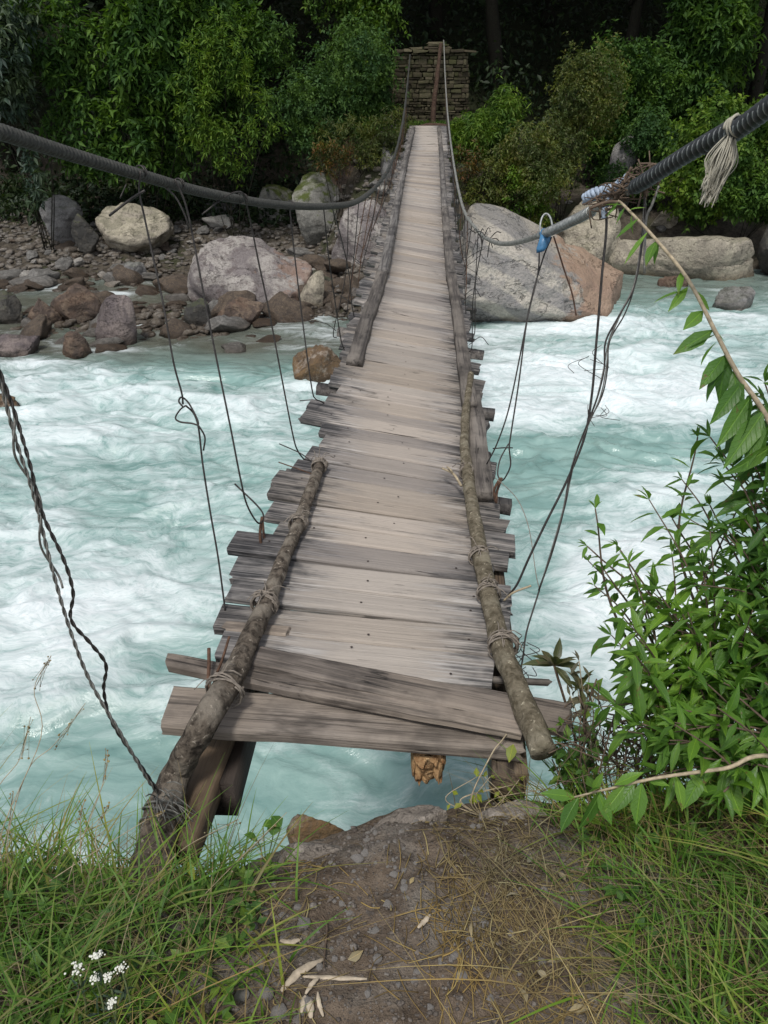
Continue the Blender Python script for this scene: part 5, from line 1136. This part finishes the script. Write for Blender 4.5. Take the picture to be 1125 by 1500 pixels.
# straw lying on the ground
def straw(label, n, xr, yr, Lr=(.03, .13), center=None):
    mb = MB()
    for k in range(n):
        if center is not None: x, Y = rng.normal(center[0], center[2]), rng.normal(center[1], center[3])
        else: x, Y = rng.uniform(*xr), rng.uniform(*yr)
        if Y > edgeY(x)-.02: continue
        a = rng.uniform(0, 3.14) if center is None else rng.normal(1.7, .7); L = rng.uniform(*Lr); d = np.array([math.cos(a), math.sin(a)])*L/2
        p = [np.array([x-d[0], Y-d[1]]), np.array([x, Y])+rng.normal(0, .006, 2), np.array([x+d[0], Y+d[1]])]
        p = [np.array([q[0], q[1], float(near_h(q[0], min(q[1], edgeY(q[0]))))+rng.uniform(.002, .014)]) for q in p]; tube(mb, smooth_path(p, 3), rng.uniform(.0006, .0016), 4)
    mb.build('straw_litter', NG['straw'], label=label, cat='straw', kind='stuff')
straw('dry straw stalks scattered over the dirt path', 190, (-.6, .8), (.7, 1.52))
straw('thick patch of dry straw on the right half of the path', 480, 0, 0, (.04, .13), (.26, 1.12, .09, .17))
straw('dry litter along the right edge of the path', 360, (.25, .8), (.7, 1.45), (.02, .09))
straw('dry litter along the left edge of the path', 260, (-.55, -.15), (.7, 1.3), (.02, .08))
straw('dry straw lying in the lower right grass', 420, (.35, .95), (.6, 1.3), (.04, .14))
def clods():
    mb = MB(); v0, f0 = ICO[2]; n = 5200; x = rng.normal(-.02, .34, n); Y = rng.uniform(.6, 1.6, n)
    for a, b in zip(x, Y):
        if b > edgeY(a)-.01: continue
        sz = min(.009, float(rng.lognormal(-6.0, .5))); mb.add(v0*(1+.35*vn(v0*1.4+a*9, 3)[:, None])*np.array([1.1, .9, .7])*sz+[a, b, float(near_h(a, b))+sz*.3], f0)
    mb.build('crumbs', RM['crumb'], label='loose soil crumbs and grit strewn over the dirt path', cat='grit', kind='stuff')
clods()
# herbs
def herbs(name, label, n, xr, yr, ls, mat='clover'):
    mb = MB(); 
    x = rng.uniform(*xr, n); Y = rng.uniform(*yr, n); Y = np.minimum(Y, edgeY(x)); z = near_h(x, Y)+rng.uniform(.01, .07, n)
    for k in range(3):
        d = rand_dirs(n); d[:, 2] = abs(d[:, 2])*.4; leaves(mb, np.stack([x, Y, z], 1), d, rng.uniform(*ls, n), .33, LEAF_MD, .4)
    mb.build(name, NG[mat], label=label, cat='ground cover', kind='stuff')
herbs('ground_cover', 'small leafy herbs growing through the left grass', 520, (-1.3, -.28), (.6, 1.36), (.015, .04)); herbs('ground_cover', 'small leafy herbs growing through the right grass', 300, (.5, 1.4), (.6, 1.5), (.015, .04))
# white flowers
def flower(px, py, s, label):
    tip = P(px, py, 1.50); b = on(float(tip[0])-.01, float(tip[1])-.03); root = empty('white_flower', b, label=label, cat='flower', group='white flowers in the left grass')
    st = MB(); tube(st, smooth_path([[0, 0, 0], (tip-b)*.5+[.01, 0, 0], tip-b], 5), .0018, 5); st.build('stem', M['gstem'], root)
    fl = MB(); v0, f0 = ICO[2]
    for k in range(34):
        o_ = rng.normal(0, 1, 3)*[1, 1, .45]*s*.5; fl.add(v0*rng.uniform(.0014, .0028)*[1, 1, .8]+(tip-b)+o_, f0)
    fl.build('petals', M['white'], root); lf = MB(); n = 12; t = rng.uniform(.1, .8, n)[:, None]; leaves(lf, t*(tip-b), rand_dirs(n)+[0, 0, .4], .03, .1, LEAF_MD); lf.build('foliage', G['pale'], root)
for a in ((142, 1398, .010, 'white flower head highest of the clump in the left grass'), (112, 1420, .016, 'largest white flower cluster of the clump in the left grass'), (178, 1418, .009, 'white flower head at the right of the clump'), (158, 1430, .008, 'white flower head just left of the rightmost one'), (140, 1432, .008, 'small white flower head in the middle of the clump'), (163, 1470, .007, 'white flower head lowest in the left grass')): flower(*a)
# seed stalks
def stalk(pts, d, label, mat='stem', heads=10, r=.0014):
    Q = [P(x, y, d) for x, y in pts]; b = np.array([Q[0][0], min(Q[0][1], 1.36), 0]); b[2] = near_h(b[0], b[1]); path = smooth_path([b]+Q, 6)-b
    root = empty('seed_stalk', b, label=label, cat='stalk', group='seed stalks on the left bank'); s_ = MB(); tube(s_, path, np.linspace(r, r*.5, len(path)), 5); s_.build('stem', M[mat], root)
    h_ = MB(); v0, f0 = ICO[2]
    for k in range(heads):
        q = path[-1-int(rng.integers(0, 7))]+rng.normal(0, .006, 3); h_.add(v0*rng.uniform(.0012, .003)+q, f0); tube(h_, np.array([path[-1-int(rng.integers(0, 7))], q]), .0005, 3)
    h_.build('seed_head', NG['straw'], root)
SK = [([(10, 1240), (40, 1130), (80, 1090), (125, 1030)], 'long reddish seed stalk leaning right over the river'), ([(-10, 1180), (30, 1110), (45, 1050)], 'seed stalk with pale tuft at the left edge'), ([(0, 1230), (60, 1080), (50, 1010), (75, 960)], 'thin straight seed stalk before the foam'), ([(120, 1280), (118, 1200), (125, 1170)], 'short stalk with brown button head'), ([(150, 1290), (140, 1220), (160, 1180)], 'stalk beside the brown button heads'), ([(100, 1290), (150, 1150), (158, 1100)], 'dark stalk with feathered top left of the twisted wires'), ([(60, 1300), (200, 1210), (240, 1190)], 'bent stalk crossing the foot of the left log'), ([(200, 1330), (260, 1250), (350, 1200)], 'arching stalk right of the left log foot'), ([(250, 1370), (300, 1310), (420, 1190)], 'long brown stalk pointing towards the deck'), ([(-20, 1300), (10, 1220), (20, 1160)], 'stalk at the left picture edge')]
for p_, l_ in SK: stalk(p_, 1.85, l_)
# pale ledge rocks in the lip of the bank
for k, (px, py, rx, ry, lb) in enumerate([(768, 1196, .13, .085, 'pale grey ledge stone set in the bank lip below the right of the deck'), (610, 1192, .12, .05, 'flat grey stone bedded in the bank lip under the broken beam end'), (470, 1232, .11, .06, 'grey brown stone bedded in the left part of the bank lip')]):
    p = PZ(px, py, -.14); v, f = rock_mesh(640+k, 5, 6, .16, (.5, .9), (rx, ry, .06)); mb = MB(); mb.add(v, f); p[1] = min(p[1], float(edgeY(p[0]))-.03); p[2] = float(near_h(p[0], p[1]))-.010
    mb.build('ledge_stone', RM['ledge'], loc=p, rot=(0, 0, .1), label=lb, cat='stone')
# stones, dead leaves and sticks on the path
pm = []
for k in range(6):
    v, f = rock_mesh(500+k, 3, 7, .1, (.6, .95)); mb = MB(); mb.add(v, f); me = mb.mesh('pebble'); me.materials.append(RM['pebble']); pm.append(me)
def pebble(x, Y, s, k, lab='small grey pebble pressed into the dirt path', grp='pebbles on the dirt path'):
    o = bpy.data.objects.new('pebble', pm[k % 6]); COL.objects.link(o); o.location = (x, Y, float(near_h(x, Y))+s*.2); o.rotation_euler = (0, 0, random.uniform(0, 6)); o.scale = (s, s*random.uniform(.7, 1), s*random.uniform(.4, .7)); tag(o, lab, 'stone', grp)
for k in range(250):
    x = random.gauss(-.02, .28); Y = random.uniform(.7, 1.45)
    if Y < edgeY(x)-.05: pebble(x, Y, min(.019, random.lognormvariate(-5.15, .5)), k)
for k, (px, py, s, lb) in enumerate([(370, 1355, .020, 'large grey stone on the left side of the path'), (386, 1330, .013, 'smaller stone above the large grey stone'), (553, 1416, .013, 'pale stone right of the brown flat chip'), (577, 1277, .012, 'flat stone in the upper middle of the path'), (356, 1472, .016, 'grey stone low on the left of the path'), (392, 1468, .018, 'grey stone beside the pale wood chips'), (410, 1494, .02, 'half cut pale stone at the bottom edge'), (797, 1307, .012, 'grey stone among dry litter on the right')]):
    p = PZ(px, py, -.03); pebble(float(p[0]), float(p[1]), s, k, lb, None)
def chip(pts, w, label, name='wood_chip', mat=None, th=.003, cat='wood chip'):
    mb = MB(); Q = np.array([PZ(x, y, 0) for x, y in pts]); 
    for q in Q: q[2] = float(near_h(q[0], q[1]))+.008
    Q = smooth_path(Q, 5); n = len(Q); T = np.gradient(Q, axis=0); T /= np.linalg.norm(T, axis=1)[:, None]; Sd = np.cross(T, [0, 0, 1.]); ww = w*np.sin(np.linspace(.25, math.pi-.2, n))**.7/2
    V = []
    for i in range(n):
        for s, u in ((-1, 0), (-.8, 1), (.8, 1.2), (1, 0)): V.append(Q[i]+Sd[i]*s*ww[i]*(1+.15*math.sin(i*2.1+s))+np.array([0, 0, th*u]))
    i, j = np.meshgrid(np.arange(n-1), np.arange(4), indexing='ij'); j2 = (j+1) % 4
    mb.add(np.array(V), [np.stack([i*4+j, i*4+j2, (i+1)*4+j2, (i+1)*4+j], -1).reshape(-1, 4), np.arange(4)[::-1][None], ((n-1)*4+np.arange(4))[None]]); mb.build(name, mat or M['bone'], label=label, cat=cat)
chip([(412, 1455), (440, 1425), (474, 1400)], .020, 'long pale wood chip pointing up to the right on the path')
chip([(445, 1438), (490, 1435), (538, 1437)], .011, 'thin pale stick lying across the long wood chip', 'stick', cat='stick')
chip([(410, 1373), (425, 1376), (441, 1369)], .014, 'small pale triangular chip on the left of the path')
chip([(448, 1464), (458, 1450), (467, 1442)], .011, 'pale chip leaning on the thin stick'); chip([(442, 1490), (445, 1475), (448, 1466)], .012, 'left splinter of the pale fan at the bottom')
chip([(456, 1498), (455, 1480), (452, 1470)], .017, 'broad white splinter of the pale fan at the bottom'); chip([(474, 1496), (468, 1478), (466, 1462)], .010, 'right splinter of the pale fan at the bottom')
chip([(338, 1470), (336, 1458), (333, 1450)], .011, 'pale splinter at the lower left of the path'); chip([(612, 1362), (622, 1350), (630, 1340)], .013, 'pale chip at the left edge of the straw patch')
chip([(474, 1420), (476, 1380), (478, 1345), (470, 1330)], .005, 'upright thin twig in the middle of the path', 'stick', M['twig'], cat='stick')
DM = NG['dead']
for k, (px, py, L, w, a, lb) in enumerate([(510, 1415, .05, .36, .3, 'curled brown dead leaf beside the pale stone'), (772, 1262, .035, .3, .8, 'pale dead leaf at the top of the straw patch'), (828, 1292, .04, .34, 2., 'cream dead leaf beside the grey stone'), (855, 1405, .05, .35, 0., 'white faced dead leaf near the right grass'), (800, 1440, .035, .33, 2.5, 'grey dead leaf low on the right'), (770, 1480, .05, .32, 1.8, 'pale ragged dead leaf near the bottom edge'), (830, 1494, .06, .25, .1, 'long pale dead leaf at the bottom edge'), (905, 1480, .07, .3, .2, 'whitish crumpled leaf in the lower right grass'), (800, 1415, .07, .16, .1, 'olive narrow fallen leaf right of the path'), (690, 1385, .05, .15, 1.6, 'brown narrow leaf in the straw patch'), (740, 1320, .05, .2, .2, 'grey brown flat leaf right of the straw patch'), (600, 1300, .03, .3, 1., 'small brown leaf in the upper middle of the path')]):
    p = PZ(px, py, -.02); p[2] = float(near_h(p[0], p[1]))+.012; mb = MB(); leaves(mb, [[0, 0, 0]], [[math.cos(a), math.sin(a), .25]], L*.72, w*.8, LEAF_HI, .5, 1.6); mb.build('dead_leaf', DM, loc=p, label=lb, cat='leaf')

# ---------------------------------------------------------------- light, sky, camera
el, az = R(62), R(200)
wd = bpy.data.worlds.new('World'); S.world = wd; wd.use_nodes = True; nt = wd.node_tree; nt.nodes.clear(); t = NT(nt)
sky = t.n('ShaderNodeTexSky', sky_type='NISHITA', sun_disc=False, sun_elevation=el, sun_rotation=az, dust_density=4., ozone_density=.6, altitude=1500.)
hs = t.n('ShaderNodeHueSaturation', inp={'Saturation': .35, 'Value': 1., 'Color': sky.outputs[0]})
bg = t.n('ShaderNodeBackground', inp={'Color': hs.outputs[0], 'Strength': .10}); wo = t.n('ShaderNodeOutputWorld'); nt.links.new(bg.outputs[0], wo.inputs[0])
sl = bpy.data.lights.new('sun', 'SUN'); sl.energy = 1.5; sl.angle = R(10); sl.color = (1, .97, .92); so = bpy.data.objects.new('sun', sl); COL.objects.link(so)
sd = Vector((math.sin(az)*math.cos(el), math.cos(az)*math.cos(el), math.sin(el))); so.rotation_euler = sd.to_track_quat('Z', 'Y').to_euler()
cam = bpy.data.cameras.new('camera'); co = bpy.data.objects.new('camera', cam); COL.objects.link(co); co.location = (0, 0, CAMZ); co.rotation_euler = (math.pi/2-PITCH, 0, 0)
cam.sensor_fit = 'VERTICAL'; cam.sensor_height = 36; cam.lens = 36*FPX/1500; cam.clip_end = 500; cam.clip_start = .05; S.camera = co
S.view_settings.view_transform = 'Standard'; S.view_settings.look = 'None'; S.view_settings.exposure = .8; S.view_settings.gamma = 1
S.cycles.max_bounces = 6
